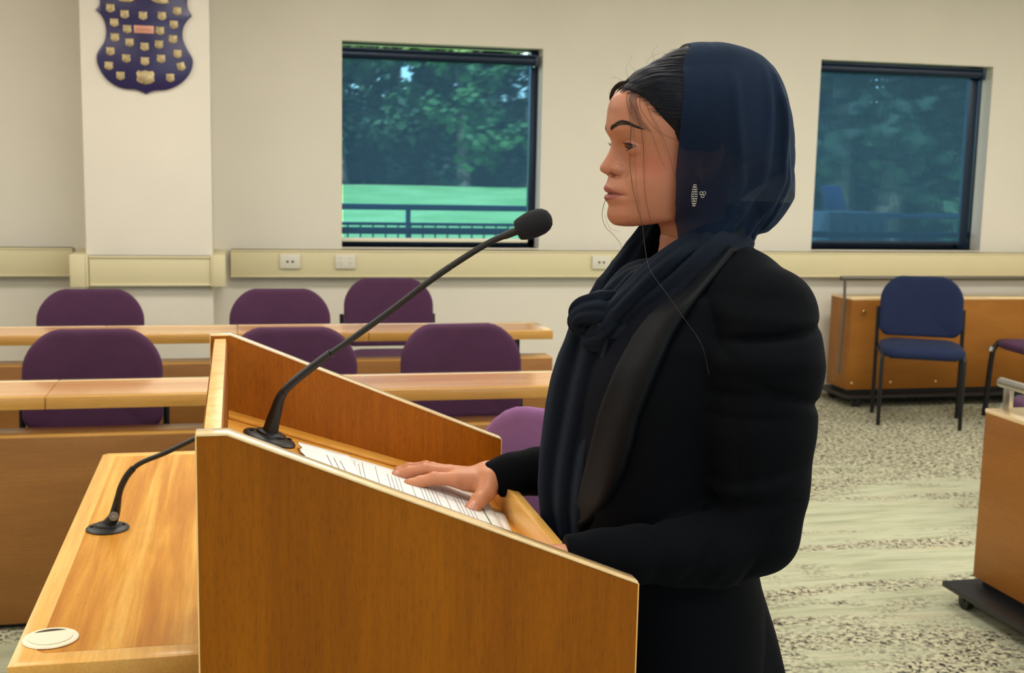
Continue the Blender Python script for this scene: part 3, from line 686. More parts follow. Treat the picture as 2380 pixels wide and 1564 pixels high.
spots = [(4.0, 47, 1), (6.5, 51, 3), (8.6, 46, 2), (9.2, 53, 0), (11.6, 48, 0), (13.3, 45, 2), (14.8, 52, 3), (7.5, 58, 0), (12.2, 60, 3), (2.2, 56, 3), (5.2, 60, 0), (10.5, 57, 1), (16, 58, 0),
         (12.2, 23, 3), (14.4, 25, 0), (16.6, 24, 1), (18.6, 27, 0), (13.6, 31, 1), (16.2, 33, 3), (20.5, 31, 0), (22.5, 35, 3), (19, 38, 0), (11.3, 29, 2)]
names = {}
used = set()
for i, (x, y, k) in enumerate(spots):
    o = protos[k] if k not in used else copy_tree(protos[k]); used.add(k)
    o.location = (x, y, -1.5+2.15*min(1, (y-11)/34)-.1); o.rotation_euler.z = rt.uniform(0, 6.28); sc_ = rt.uniform(.85, 1.2); o.scale = (sc_,)*3
    side = 'left-hand' if y > 44 else 'right-hand'
    o['label'] = kinds[k]+' in the blurred tree belt seen through the %s window' % side
    o['group'] = kinds[k]+'s seen through the %s window' % side
# ------------------------------------------------------------------ the speaker (built from signed distance fields)
import openvdb
from mathutils.bvhtree import BVHTree
MIDY = 1.6
ORG = Vector((.62, MIDY, 0))
person = thing('person', 'person in black headscarf and blazer standing at the lectern, one hand on the notes', 'person', ORG)
f4 = np.float32
def gridpts(lo, hi, h):
    n = [int((hi[i]-lo[i])/h)+1 for i in range(3)]
    ax = [(lo[i]+h*np.arange(n[i])).astype(f4) for i in range(3)]
    return ax[0][:, None, None], ax[1][None, :, None], ax[2][None, None, :]
def iso(Fv, lo, h):
    g = openvdb.FloatGrid(1.0); g.copyFromArray(np.ascontiguousarray(np.clip(Fv/h, -4, 4), dtype=f4))
    p, t, q = g.convertToPolygons(0.0, 0.0)
    p = p*h+np.array(lo); return p, [tuple(int(i) for i in r[::-1]) for r in t]+[tuple(int(i) for i in r[::-1]) for r in q]
def field_mesh(fn, lo, hi, h):
    X, Y, Z = gridpts(lo, hi, h); return iso(np.broadcast_to(fn(X, Y, Z), (X.shape[0], Y.shape[1], Z.shape[2])), lo, h)
def smin(a, b, k):
    h = np.clip(.5+.5*(b-a)/k, 0, 1); return b*(1-h)+a*h-k*h*(1-h)
def smax(a, b, k): return -smin(-a, -b, k)
def cap(X, Y, Z, a, b, ra, rb):
    a = np.array(a, f4); b = np.array(b, f4); d = b-a; L2 = float(d@d)
    t = np.clip(((X-a[0])*d[0]+(Y-a[1])*d[1]+(Z-a[2])*d[2])/L2, 0, 1)
    return np.sqrt((X-a[0]-t*d[0])**2+(Y-a[1]-t*d[1])**2+(Z-a[2]-t*d[2])**2)-(ra+(rb-ra)*t)
def chain(X, Y, Z, pts, rads, k):
    F = None
    for i in range(len(pts)-1):
        c = cap(X, Y, Z, pts[i], pts[i+1], rads[i], rads[i+1]); F = c if F is None else smin(F, c, k)
    return F
def ell(X, Y, Z, c, r, rot=None):
    x, y, z = X-c[0], Y-c[1], Z-c[2]
    if rot is not None:
        R = np.array(rot, f4); x, y, z = R[0, 0]*x+R[1, 0]*y+R[2, 0]*z, R[0, 1]*x+R[1, 1]*y+R[2, 1]*z, R[0, 2]*x+R[1, 2]*y+R[2, 2]*z
    q = np.sqrt((x/r[0])**2+(y/r[1])**2+(z/r[2])**2); return (q-1)*min(r)
def gau(a, s): return np.exp(-(a/s)**2)
def mids(pts, y=MIDY):
    """traced pixel pairs on a vertical plane -> (x, z) arrays"""
    q = [at(a, b, y=y) for a, b in pts]; return np.array([p.x for p in q]), np.array([p.z for p in q])
def zpx(py, px=1440): return at(px, py, y=MIDY).z
def xpx(px, py=400): return at(px, py, y=MIDY).x
def smooth_interp(z, zs, vs):
    """monotone-order cubic through samples"""
    o = np.argsort(zs); zs = np.array(zs)[o]; vs = np.array(vs)[o]; m = np.gradient(vs, zs)
    zc = np.clip(z, zs[0], zs[-1]); i = np.clip(np.searchsorted(zs, zc)-1, 0, len(zs)-2)
    h = zs[i+1]-zs[i]; t = (zc-zs[i])/h
    return ((2*t**3-3*t**2+1)*vs[i]+(t**3-2*t**2+t)*h*m[i]+(-2*t**3+3*t**2)*vs[i+1]+(t**3-t**2)*h*m[i+1]).astype(f4)
PROF = [(1500, 178), (1466, 198), (1443, 214), (1431, 232), (1424.5, 249), (1422, 268), (1419, 284), (1418, 296), (1419.5, 305), (1422.5, 314), (1425, 322), (1425.5, 329), (1423, 337), (1418, 348), (1412.5, 359), (1406, 370), (1400, 379), (1396, 385.5), (1394.8, 391), (1396.5, 397), (1402, 401.5), (1409, 405), (1413.5, 409), (1413, 417), (1410.5, 425), (1407.5, 430), (1404.8, 435), (1405.2, 440.5), (1409, 446), (1412.5, 449), (1409.5, 452.5), (1407, 456.5), (1407, 461), (1410, 467), (1414, 473), (1415.5, 478), (1414, 485), (1412.5, 493), (1412.8, 503), (1416, 511), (1423, 519), (1434, 525), (1455, 528.5)]
BASE = [(1500, 178), (1466, 198), (1443, 214), (1431, 232), (1424.5, 249), (1422, 268), (1420, 284), (1420, 298), (1424, 312), (1430, 328), (1437, 345), (1443, 365), (1445, 385), (1438, 403), (1430, 415), (1424, 430), (1421, 445), (1420, 460), (1421, 475), (1419, 487), (1416, 497), (1416, 506), (1420, 514), (1428, 521), (1438, 526), (1456, 529)]
px_, pz_ = mids(PROF); bx_, bz_ = mids(BASE)
XC = xpx(1590)
EX, EZ, EL, ER = xpx(1441)+.0118, zpx(340), .0310, .0118
CC = at(1600, 265, y=MIDY); cang, crad = [], []
for a, b in [(1437, 300), (1438, 265), (1442, 238), (1452, 217), (1469, 200), (1492, 182), (1520, 165), (1550, 148), (1590, 130), (1640, 124), (1700, 134), (1738, 160), (1758, 205), (1763, 260), (1752, 330), (1700, 390), (1600, 410), (1500, 390), (1462, 345)]:
    p = at(a, b, y=MIDY); cang.append(math.atan2(p.z-CC.z, p.x-CC.x)); crad.append(math.hypot(p.x-CC.x, p.z-CC.z))
_o = np.argsort(cang); cang = np.array(cang)[_o]; crad = np.array(crad)[_o]
cang = np.concatenate([cang-2*math.pi, cang, cang+2*math.pi]); crad = np.concatenate([crad]*3)
def warp(z, ys, vs): return smooth_interp(z, [zpx(y) for y in ys], vs)
JX, JZ = at(1448, 528, y=MIDY).x, at(1448, 528, y=MIDY).z
def head_field(X, Y, Z, eyes=True, nosefx=True):
    l = MIDY-Y; al = np.abs(l)
    zz = Z.reshape(-1)
    P = smooth_interp(zz, pz_, px_)[None, None, :]; B = smooth_interp(zz, bz_, bx_)[None, None, :]
    W = warp(zz, [175, 200, 230, 290, 340, 390, 420, 445, 470, 490, 510, 529], [.060, .064, .067, .0695, .0685, .067, .064, .0605, .0555, .0495, .041, .026])[None, None, :]
    pe = warp(zz, [200, 300, 350, 400, 450, 500, 529], [2.3, 2.25, 2.2, 2.1, 2.0, 2.0, 2.0])[None, None, :]
    wn = warp(zz, [270, 300, 322, 345, 370, 385, 400, 409, 415, 430, 460, 475, 500, 529], [.020, .013, .0085, .0090, .0112, .0130, .0122, .011, .017, .024, .024, .022, .022, .024])[None, None, :]
    hm = np.maximum(B-P, -.004)
    zl0, zl1 = zpx(413), zpx(405)
    bl = np.clip((Z-zl0)/(zl1-zl0), 0, 1)
    S = bl*np.exp(-(al/wn)**2.6)+(1-bl)*np.clip(1-(al/(wn*1.12))**2, 0, 1)
    h = hm*S
    # brow ridge, socket, cheek, folds
    zE = EZ
    h = h+.0022*gau(al-.024, .014)*gau(Z-zpx(303), .0065)
    h = h-.0050*gau(al-.0300, .0135)*gau(Z-(zE+.0005), .0105)-.0030*gau(al-.0155, .0055)*gau(Z-(zE+.001), .009)
    h = h+.0028*gau(al-.041, .015)*gau(Z-zpx(385), .016)
    h = h-.0007*gau(al-(.0205+(zpx(400)-Z)*.32), .0045)*np.clip((zpx(395)-Z)/.004, 0, 1)*np.clip((Z-zpx(447))/.006, 0, 1)
    # lips parting and corner dimple, philtrum
    zline = zpx(449.3)-.0016*np.clip(al/.024, 0, 1.2)**1.5+.0006*gau(al, .004)
    h = h-.0022*gau(Z-zline, .0011)*np.clip((.0262-al)/.003, 0, 1)-.0020*gau(al-.0262, .0042)*gau(Z-(zline-.0003), .0038)
    h = h-.0008*gau(l, .0028)*np.clip((Z-zpx(431))/.002, 0, 1)*np.clip((zpx(409)-Z)/.003, 0, 1)
    h = h+.0012*gau(al-.009, .007)*gau(Z-zpx(460), .0036)
    Xp = X+h
    front = Xp < XC
    A = np.where(front, XC-B, .060)
    u = np.abs(Xp-XC)/A
    q = (u**pe+(al/W)**pe+1e-9)**(1/pe)
    face = (q-1)*np.minimum(A, W)*.95
    # close the top and bottom of the sections
    face = smax(face, Z-zpx(205), .02)
    jx, jz = math.sin(math.radians(-9)), -math.cos(math.radians(-9))
    jaw = (X-JX)*(.19)+(Z-JZ)*(-.982)
    face = smax(face, jaw-.0015, .010)
    dx, dz = X-CC.x, Z-CC.z; th = np.arctan2(dz, dx)
    Rc = np.interp(th.ravel(), cang, crad).reshape(th.shape).astype(f4)
    cran = (np.sqrt((dx*dx+dz*dz)/Rc**2+(al/.0735)**2)-1)*.075
    F = smin(face, cran, .022)
    if nosefx:
        for s in (-1, 1):
            a = ell(X, Y, Z, (xpx(1432), MIDY-s*.0130, zpx(393.5)), (.0100, .0066, .0082)); F = smin(F, a, .0045)
            n = ell(X, Y, Z, (xpx(1421), MIDY-s*.0066, zpx(405.5)), (.0062, .0036, .0035)); F = smax(F, -n, .0022)
    if eyes:
        for s in (-1, 1):
            ey = MIDY-s*EL; sp = np.sqrt((X-EX)**2+(Y-ey)**2+(Z-EZ)**2)
            F = smin(F, sp-(ER+.0016), .0035)
            t = (s*l-EL)/.0128
            up = EZ+.0050*(1-np.abs(t)**2.2)+.0004*t-.0008; lo_ = EZ-.0042*(1-np.abs(t)**2.0)-.0008
            cut = np.maximum(np.maximum(Z-up, lo_-Z), np.maximum(np.abs(t)*.0128-.0128, X-(EX+.002)))
            F = np.maximum(F, -np.minimum(-(-cut), 1)) if False else np.maximum(F, -cut)
            cr = EZ+.0074*(1-.45*t**2); F = F+.0007*gau(Z-cr, .0009)*(np.abs(t) < 1.25)*(X < EX)
    return F
def rotm(ax, deg):
    return np.array(Matrix.Rotation(math.radians(deg), 3, ax))
EARC = (xpx(1606, 372), zpx(372, 1606))
def ears(X, Y, Z):
    F = None
    for s in (-1, 1):
        R = rotm('Z', -s*24) @ rotm('Y', 14)
        c = (EARC[0], MIDY-s*.0745, EARC[1])
        e = ell(X, Y, Z, c, (.0170, .0050, .0300), R)
        i = ell(X, Y, Z, (c[0]-.0015, c[1]-s*.0055, c[2]+.004), (.0120, .0050, .0225), R)
        k = ell(X, Y, Z, (c[0]-.004, c[1]-s*.003, c[2]-.004), (.0075, .0060, .0095), R)
        a = ell(X, Y, Z, (c[0]+.0035, c[1]-s*.002, c[2]+.001), (.0035, .0030, .015), R)
        e = smax(e, -i, .002); e = smin(e, a, .003); e = smax(e, -k, .002)
        e = smin(e, ell(X, Y, Z, (c[0]-.006, c[1]-s*.000, c[2]-.027), (.007, .004, .0085)), .004)
        F = e if F is None else np.minimum(F, e)
    return F
def neck(X, Y, Z):
    a = at(1600, 455, y=MIDY); b = at(1648, 660, y=MIDY)
    return cap(X, Y, Z, a, b, .047, .054)
def head_all(X, Y, Z):
    F = smin(head_field(X, Y, Z), neck(X, Y, Z), .012)
    return smin(F, ears(X, Y, Z), .004)
body_v, body_f = [], []
def addbody(p, f):
    n = len(body_v); body_v.extend([tuple(q) for q in (p-np.array(ORG))]); body_f.extend([tuple(i+n for i in r) for r in f])
lo, hi = (xpx(1385), MIDY-.092, 1.27), (.735, MIDY+.092, 1.625)
HV, HF = field_mesh(head_all, lo, hi, .00115); addbody(HV, HF)

# ---- hands (right hand defined, left mirrored)
def hand_field(X, Y, Z):
    W_ = (.3900, 1.812, .9600)
    F = smin(cap(X, Y, Z, (.455, 1.806, .966), W_, .0250, .0235), cap(X, Y, Z, (.455, 1.82, .966), (.385, 1.822, .961), .022, .020), .02)
    mcp = {'i': (.3290, 1.7960, .9650), 'm': (.3230, 1.8180, .9690), 'r': (.3270, 1.8390, .9665), 'l': (.3350, 1.8570, .9600)}
    tips = {'i': [(.2960, 1.8030, .9655), (.2745, 1.8030, .9605), (.2560, 1.8000, .9590)],
            'm': [(.2870, 1.8300, .9730), (.2610, 1.8340, .9690), (.2420, 1.8350, .9655)],
            'r': [(.2900, 1.8520, .9720), (.2650, 1.8580, .9690), (.2480, 1.8600, .9650)],
            'l': [(.3050, 1.8730, .9650), (.2870, 1.8820, .9610), (.2720, 1.8870, .9570)]}
    rr = {'i': (.0118, .0102, .0094, .0086, .0074), 'm': (.0118, .0100, .0092, .0084, .0072), 'r': (.0110, .0094, .0086, .0078, .0068), 'l': (.0100, .0084, .0076, .0070, .0062)}
    palm = None
    for k in 'imrl':
        base = (W_[0]+.003, W_[1]+{'i': -.010, 'm': -.002, 'r': .008, 'l': .016}[k], W_[2]-.002)
        c = cap(X, Y, Z, base, mcp[k], .0150, rr[k][0]); palm = c if palm is None else smin(palm, c, .010)
    F = smin(F, palm, .014)
    for k in 'imrl':
        pts = [mcp[k]]+tips[k]; r = rr[k][1:]
        c = chain(X, Y, Z, pts, (rr[k][0]*.92,)+tuple(r[:3]), .003)
        # slight knuckle swelling and finger pad
        for j, q in enumerate(tips[k][:2]): c = smin(c, ell(X, Y, Z, (q[0], q[1], q[2]+.0008), (.0088, r[j]*.98, r[j]*.99)), .003)
        F = smin(F, c, .0035)
    th = [(.3820, 1.7960, .9610), (.3740, 1.7790, .9470), (.3590, 1.7610, .9385), (.3470, 1.7520, .9300)]
    t = chain(X, Y, Z, th, (.0200, .0150, .0118, .0100), .005)
    t = smin(t, ell(X, Y, Z, (.3490, 1.7530, .9318), (.0125, .0112, .0103)), .003)
    t = smin(t, ell(X, Y, Z, (.3600, 1.7620, .9405), (.0125, .0120, .0118)), .003)
    F = smin(F, t, .006)
    F = smin(F, ell(X, Y, Z, (.3560, 1.800, .9520), (.020, .012, .0085)), .010)   # web of the thumb
    # creases on the knuckles
    for k in 'imr':
        q = tips[k][0]; F = F+.0005*gau(np.sqrt((X-q[0])**2+(Z-q[2]-.008)**2*.2)-.0018, .0009)*(Z > q[2])
    q = th[2]; d = (X-q[0])*.6+(Z-q[2])*.55+(Y-q[1])*.5
    F = F+.0005*gau(np.mod(d+.0025, .0030)-.0015, .0006)*(np.abs(d) < .0045)*(Y < q[1])
    # thumb nail: a flattened, rimmed plate facing the viewer
    nc = np.array((.3462, 1.7452, .9335)); nn = np.array((-.38, -.80, .47)); nn /= np.linalg.norm(nn)
    ax = np.array((-.62, -.40, -.56)); ax -= nn*(ax@nn); ax /= np.linalg.norm(ax); bx = np.cross(nn, ax)
    dx, dy, dz = X-nc[0], Y-nc[1], Z-nc[2]
    u = (dx*ax[0]+dy*ax[1]+dz*ax[2])/.0078; v = (dx*bx[0]+dy*bx[1]+dz*bx[2])/.0060; w_ = dx*nn[0]+dy*nn[1]+dz*nn[2]
    rr_ = (np.abs(u)**3+np.abs(v)**3+1e-9)**(1/3)
    F = F+.0006*gau(rr_-1, .10)*(w_ > -.004)
    return F
NAIL = dict(c=(.3462, 1.7452, .9335))
lo, hi = (.228, 1.735, .915), (.455, 1.900, 1.005)
RV, RF = field_mesh(hand_field, lo, hi, .0009); addbody(RV, RF)
LV = RV.copy(); dL = np.array((.008, -.398, .0))
LV[:, 1] = 2*1.812-RV[:, 1]; LV = LV+dL; LV[:, 2] = .957+(RV[:, 2]-.962)*.82; LV[:, 0] = np.minimum(LV[:, 0], .470)
rz_ = math.radians(6); cx_, cy_ = .41, 1.41
addbody(LV, [r[::-1] for r in RF])
# ---- torso and arms under the clothes, one coarse skin
def under(X, Y, Z):
    F = smin(ell(X, Y, Z, (.585, 1.6, 1.13), (.075, .115, .19)), ell(X, Y, Z, (.60, 1.6, .90), (.08, .125, .12)), .06)
    for s in (-1, 1):
        F = smin(F, chain(X, Y, Z, [(.62, 1.6-s*.08, 1.25), (.66, 1.6-s*.150, 1.23), (.660, 1.6-s*.192, .985)], (.03, .034, .030), .03), .03)
        F = smin(F, cap(X, Y, Z, (.655, 1.6-s*.192, .975), (.46, 1.6-s*(.190 if s > 0 else .205), .968), .028, .020), .02)
        F = smin(F, cap(X, Y, Z, (.60, 1.6-s*.08, .85), (.63, 1.6-s*.09, .10), .07, .035), .03)
    return smin(F, neck(X, Y, Z), .03)
UV, UF = field_mesh(under, (.36, 1.33, .05), (.80, 1.87, 1.36), .010); addbody(UV, UF)

# skin material: lip, brow, nail colours and painted lip-gap shade in a colour attribute
def skin_mat():
    m, nt, b = mat_new('skin')
    at_ = N(nt, 'ShaderNodeAttribute'); at_.attribute_name = 'tint'
    nz = N(nt, 'ShaderNodeTexNoise', Scale=38.0, Detail=5.0); nt.links.new(coords(nt), nz.inputs['Vector'])
    mott = ramp(nt, nz.outputs[0], [(.3, (.95, .93, .92)), (.7, (1.04, 1.03, 1.02))])
    nt.links.new(mixc(nt, 1.0, at_.outputs['Color'], mott, 'MULTIPLY'), b.inputs['Base Color'])
    b.inputs['Roughness'].default_value = .46; b.inputs['Specular IOR Level'].default_value = .4
    b.inputs['Subsurface Weight'].default_value = .18; b.inputs['Subsurface Radius'].default_value = (1, .35, .18); b.inputs['Subsurface Scale'].default_value = .006
    p = N(nt, 'ShaderNodeTexNoise', Scale=1400.0, Detail=2.0); nt.links.new(coords(nt), p.inputs['Vector']); bump(nt, b, p.outputs[0], .12, .0005)
    return m
MAT['skin'] = skin_mat()
body = mesh_obj('body', body_v, body_f, MAT['skin'], person, smooth=True)
co = np.array(body_v)+np.array(ORG); X, Y, Z = co[:, 0], co[:, 1], co[:, 2]; l = MIDY-Y; al = np.abs(l)
SK = np.array(lin((172, 114, 88))[:3]); LIP = np.array(lin((142, 74, 74))[:3]); BROW_LIPGAP = np.array(lin((44, 32, 30))[:3]); BLUSH = np.array(lin((176, 98, 84))[:3]); HANDC = np.array(lin((194, 130, 94))[:3])
col = np.tile(SK, (len(co), 1)); isface = (Z > 1.36) & (X < .60)
def mixin(mask, c):
    global col; col = col*(1-mask[:, None])+c*mask[:, None]
hands_ = np.clip((.50-X)/.02, 0, 1)*(Z < 1.05); mixin(hands_, HANDC)
mixin(.55*gau(al-.050, .016)*gau(Z-zpx(385), .018)*isface, BLUSH)
zc = np.array(zpx(449.3)-.0016*np.clip(al/.024, 0, 1.2)**1.5)
tt = np.clip(al/.0250, 0, 1)
upz = zpx(431)+.0008*gau(al-.006, .004)-(zpx(431)-zpx(452.5))*tt**1.5; loz = zpx(467)+(zpx(452.5)-zpx(467))*tt**2.0
m_ = np.clip((upz-Z)/.0008+.5, 0, 1)*np.clip((Z-loz)/.0010+.5, 0, 1)*(al < .0258)*isface; mixin(.85*m_, LIP)
mixin(.5*gau(Z-zc, .0007)*(al < .0255)*isface, BROW_LIPGAP)  # shade between the lips painted as a thin dark line
def browz(a): return np.interp(a, [.010, .018, .030, .040, .052], [zpx(301), zpx(295), zpx(286.5), zpx(288), zpx(300)])
def broww(a): return np.interp(a, [.009, .012, .020, .032, .044, .053], [.0008, .0032, .0038, .0034, .0024, .0006])
m_ = np.clip((broww(al)-np.abs(Z-browz(al)))/.0024+.35, 0, 1)*isface*(al < .0535)*(al > .009); mixin(.84*m_, BROW_LIPGAP)
nmask = (np.linalg.norm(co-np.array((.3462, 1.7452, .9335)), axis=1) < .0075); mixin(.45*nmask, np.array(lin((232, 178, 156))[:3]))
ca = body.data.color_attributes.new('tint', 'FLOAT_COLOR', 'POINT')
ca.data.foreach_set('color', np.concatenate([col, np.ones((len(col), 1))], 1).astype(f4).ravel())

# ---- fingernails
MAT['nail'] = plain('fingernail', (206, 148, 126), .3)
def nail(c, nrm, axis, a, b, th=.0011):
    nrm = Vector(nrm).normalized(); ax = Vector(axis); ax = (ax-nrm*ax.dot(nrm)).normalized(); bx = nrm.cross(ax); V, Fc = [], []
    for i in range(9):
        for k in range(24):
            q = 2*math.pi*k/24; r = i/8; u = r*math.copysign(abs(math.cos(q))**.7, math.cos(q)); v = r*math.copysign(abs(math.sin(q))**.7, math.sin(q))
            V.append(rel(Vector(c))+ax*u*a+bx*v*b+nrm*(th*(1-r**6)-.35*b*v*v-.10*a*u*u))
    for i in range(8):
        for k in range(24): Fc.append((i*24+k, i*24+(k+1) % 24, (i+1)*24+(k+1) % 24, (i+1)*24+k))
    mesh_obj('fingernail', V, Fc, MAT['nail'], body, smooth=True)
def rel(p): return Vector(p)-ORG
hb = BVHTree.FromPolygons([Vector(tuple(p)) for p in RV], RF)
for px, py, a, b, axis in ((1098, 1174, .0072, .0058, (-.62, -.40, -.56)), (927, 1089, .0040, .0040, (-1, .05, .1)), (922, 1098, .0045, .0042, (-1, .05, -.1))):
    d = (at(px, py, y=1.75)-Vector(_C)).normalized(); h = hb.ray_cast(Vector(_C), d)
    if h[0] is not None:
        nn_ = h[1] if h[1].dot(d) < 0 else -h[1]
        nail(h[0]-nn_*.0002, nn_, axis, a, b)

# ---- eyes, lashes, brows
def eye_mat():
    m, nt, b = mat_new('eye')
    t = nt.nodes.new('ShaderNodeTexCoord'); v = nt.nodes.new('ShaderNodeVectorMath'); v.operation = 'NORMALIZE'; nt.links.new(t.outputs['Object'], v.inputs[0])
    d = nt.nodes.new('ShaderNodeVectorMath'); d.operation = 'DOT_PRODUCT'; nt.links.new(v.outputs[0], d.inputs[0]); d.inputs[1].default_value = Vector((-1, -.16, -.16)).normalized()
    c = ramp(nt, d.outputs['Value'], [(.70, lin((140, 122, 118))), (.77, lin((134, 116, 112))), (.80, lin((30, 20, 18))), (.90, lin((58, 34, 22))), (.965, lin((52, 30, 20))), (.975, (.002, .002, .002, 1))])
    nt.links.new(c, b.inputs['Base Color']); b.inputs['Roughness'].default_value = .12; b.inputs['Specular IOR Level'].default_value = .35
    return m
MAT['eye'] = eye_mat(); MAT['hair'] = plain('black_hair', (12, 20, 36), .42, noise=.3, nscale=120, spec=.4)
MAT['lash'] = plain('dark_lashes', (14, 12, 14), .5)
def rel(p): return Vector(p)-ORG
for s in (1, -1):
    V = [];n1, n2 = 40, 24
    for i in range(n2+1):
        th = math.pi*i/n2
        for k in range(n1): ph = 2*math.pi*k/n1; V.append((ER*math.cos(th)*-1, ER*math.sin(th)*math.cos(ph), ER*math.sin(th)*math.sin(ph)))
    Fc = [(i*n1+k, i*n1+(k+1) % n1, (i+1)*n1+(k+1) % n1, (i+1)*n1+k) for i in range(n2) for k in range(n1)]
    e = mesh_obj('eyeball', V, Fc, MAT['eye'], body, smooth=True); e.location = rel((EX, MIDY-s*EL, EZ))
    lm = MB(); r = random.Random(4)
    for u in range(30):
        t = -0.95+1.9*u/29; ly = MIDY-s*(EL+t*.0128)
        for upper in (1, 0):
            if not upper and u % 2: continue
            z0 = (EZ+.0050*(1-abs(t)**2.2)-.0006) if upper else (EZ-.0042*(1-t*t)-.0010)
            dz, dy = z0-EZ, ly-(MIDY-s*EL); rr_ = ER+.0014
            x0 = EX-math.sqrt(max(1e-8, rr_**2-dz*dz-dy*dy))
            L = (.0092 if upper else .0034)*(1-.35*abs(t-.3)); out_ = -s*t*.5
            p0 = Vector((x0, ly, z0)); a = Vector((-.8, out_, -.30 if upper else -.55)).normalized(); b_ = Vector((-.65, out_*1.3, .75 if upper else -.5)).normalized()
            lm.tube([rel(p0), rel(p0+a*L*.45+Vector((0, r.uniform(-.0006, .0006), 0))), rel(p0+a*L*.6+b_*L*.45)], [.00015, .00011, .00004], 5)
    lm.build('eyelashes', MAT['lash'], body)
    bm_ = MB(); hbb = BVHTree.FromPolygons([Vector(tuple(p)) for p in HV], HF) if s == 1 else hbb
    for u in range(240):
        a = r.uniform(.010, .052); z0 = float(browz(a))+r.uniform(-1, 1)*float(broww(a))*.85; up = .8-1.5*(a-.010)/.042
        q = []
        for k in range(4):
            aa = a+.0045*k/3; zz = z0+up*.0028*k/3; h = hbb.ray_cast(Vector((.40, MIDY-s*aa, zz)), Vector((1, 0, 0)))
            if h[0] is None: break
            q.append(rel(h[0]+h[1]*(.0002+.0003*math.sin(k))*(1 if h[1].x < 0 else -1)))
        if len(q) == 4: bm_.tube(q, [.00015, .00013, .0001, .00004], 4)
    tag(bm_.build('eyebrow', MAT['lash'], body), kind='stuff')

# ---- surface marching for hair
SDFLO, SDFHI, SDFH = np.array((.46, 1.49, 1.40)), np.array((.74, 1.71, 1.64)), .002
gx, gy, gz = gridpts(SDFLO, SDFHI, SDFH)
SDFG = np.array(np.broadcast_to(head_field(gx, gy, gz, eyes=False, nosefx=False), (gx.shape[0], gy.shape[1], gz.shape[2])))
def samp(P):
    q = (P-SDFLO)/SDFH; q = np.clip(q, 0, np.array(SDFG.shape)-1.001); i = q.astype(int); f = q-i; r = 0
    for dx in (0, 1):
        for dy in (0, 1):
            for dz in (0, 1):
                w = (f[:, 0] if dx else 1-f[:, 0])*(f[:, 1] if dy else 1-f[:, 1])*(f[:, 2] if dz else 1-f[:, 2])
                r = r+w*SDFG[i[:, 0]+dx, i[:, 1]+dy, i[:, 2]+dz]
    return r
def grad(P):
    e = .003; g = np.stack([samp(P+d)-samp(P-d) for d in np.eye(3)*e], 1); return g/(np.linalg.norm(g, axis=1, keepdims=True)+1e-9)
HLZ = [zpx(150), zpx(198), zpx(212), zpx(240), zpx(272), zpx(305), zpx(345), zpx(358), zpx(400)][::-1]
HLX = [xpx(1420), xpx(1430), xpx(1443), xpx(1470), xpx(1494), xpx(1522), xpx(1540), xpx(1700), xpx(1720)][::-1]
def hairline(z): return np.interp(z, HLZ, HLX)
def hair_thick(X, Z): return .0095*np.clip((X-hairline(Z).astype(f4))/.030, 0, 1)**.7
def hair_cap(X, Y, Z):
    F = head_field(X, Y, Z, eyes=False, nosefx=False)
    zz = Z.reshape(-1); HL = hairline(zz)[None, None, :]
    t = .0090*np.clip((X-HL)/.035, 0, 1)**.6
    t = t-.003*(X < HL)
    part = .0030*gau(MIDY-Y, .0022)*(X < .60)
    return np.maximum(F-t+part, HL-.0005-X)
CV, CF = field_mesh(hair_cap, (.49, 1.505, 1.40), (.735, 1.695, 1.635), .0016)
MAT['haircap'] = plain('black_hair_base', (9, 11, 18), .65, noise=.3, nscale=120, spec=.2)
hair = mesh_obj('hair', [tuple(p) for p in (CV-np.array(ORG))], CF, MAT['haircap'], person, smooth=True)
rg = np.random.default_rng(5)
NS = 5200; NP = 26; ZC_ = zpx(268)
sg = rg.choice([-1, 1], NS, p=[.25, .75]); part_ = rg.random(NS) < .42; jit = rg.normal(0, 1, (NS, 3))
def surf(x, ph, th):
    """point of the hair surface in the section at x, at angle ph from straight up"""
    lo_r, hi_r = np.full(NS, .0), np.full(NS, .14)
    for _ in range(13):
        mid = (lo_r+hi_r)/2; v = samp(np.stack([x, MIDY-sg*mid*np.sin(ph), ZC_+mid*np.cos(ph)], 1))-th
        lo_r = np.where(v < 0, mid, lo_r); hi_r = np.where(v < 0, hi_r, mid)
    return np.stack([x, MIDY-sg*lo_r*np.sin(ph), ZC_+lo_r*np.cos(ph)], 1)
r01 = rg.random(NS); ph0 = np.where(part_, .03+.02*rg.random(NS), .12+1.52*r01**.9)
x0 = np.where(part_, xpx(1452)+(xpx(1604)-xpx(1452))*r01**1.2, xpx(1470))
for _ in range(8):
    q = surf(x0, ph0, 0.0); x0 = np.where(part_, x0, hairline(q[:, 2]))
x0 = x0+np.where(part_, 0, np.where(rg.random(NS) < .10, -rg.random(NS)*.008, rg.random(NS)*.005))
ph1 = np.where(part_, .10+.95*(xpx(1604)-x0)/(xpx(1604)-xpx(1452)), .95+(ph0-.12)*.46)+jit[:, 0]*.035
paths = []
for j in range(NP):
    t = j/(NP-1); x = x0+(xpx(1612)-x0)*t; ph = ph0+(ph1-ph0)*t**.8+.02*np.sin(t*7+jit[:, 2]*3)*t
    th = .0093*np.clip((x-hairline(surf(x, ph, 0.0)[:, 2]))/.035, 0, 1)**.6+.0003+.0010*np.abs(jit[:, 1])*min(1, t*4+.15)
    paths.append(surf(x, ph, th))
paths = np.array(paths)
st_mb_v, st_mb_f = [], []
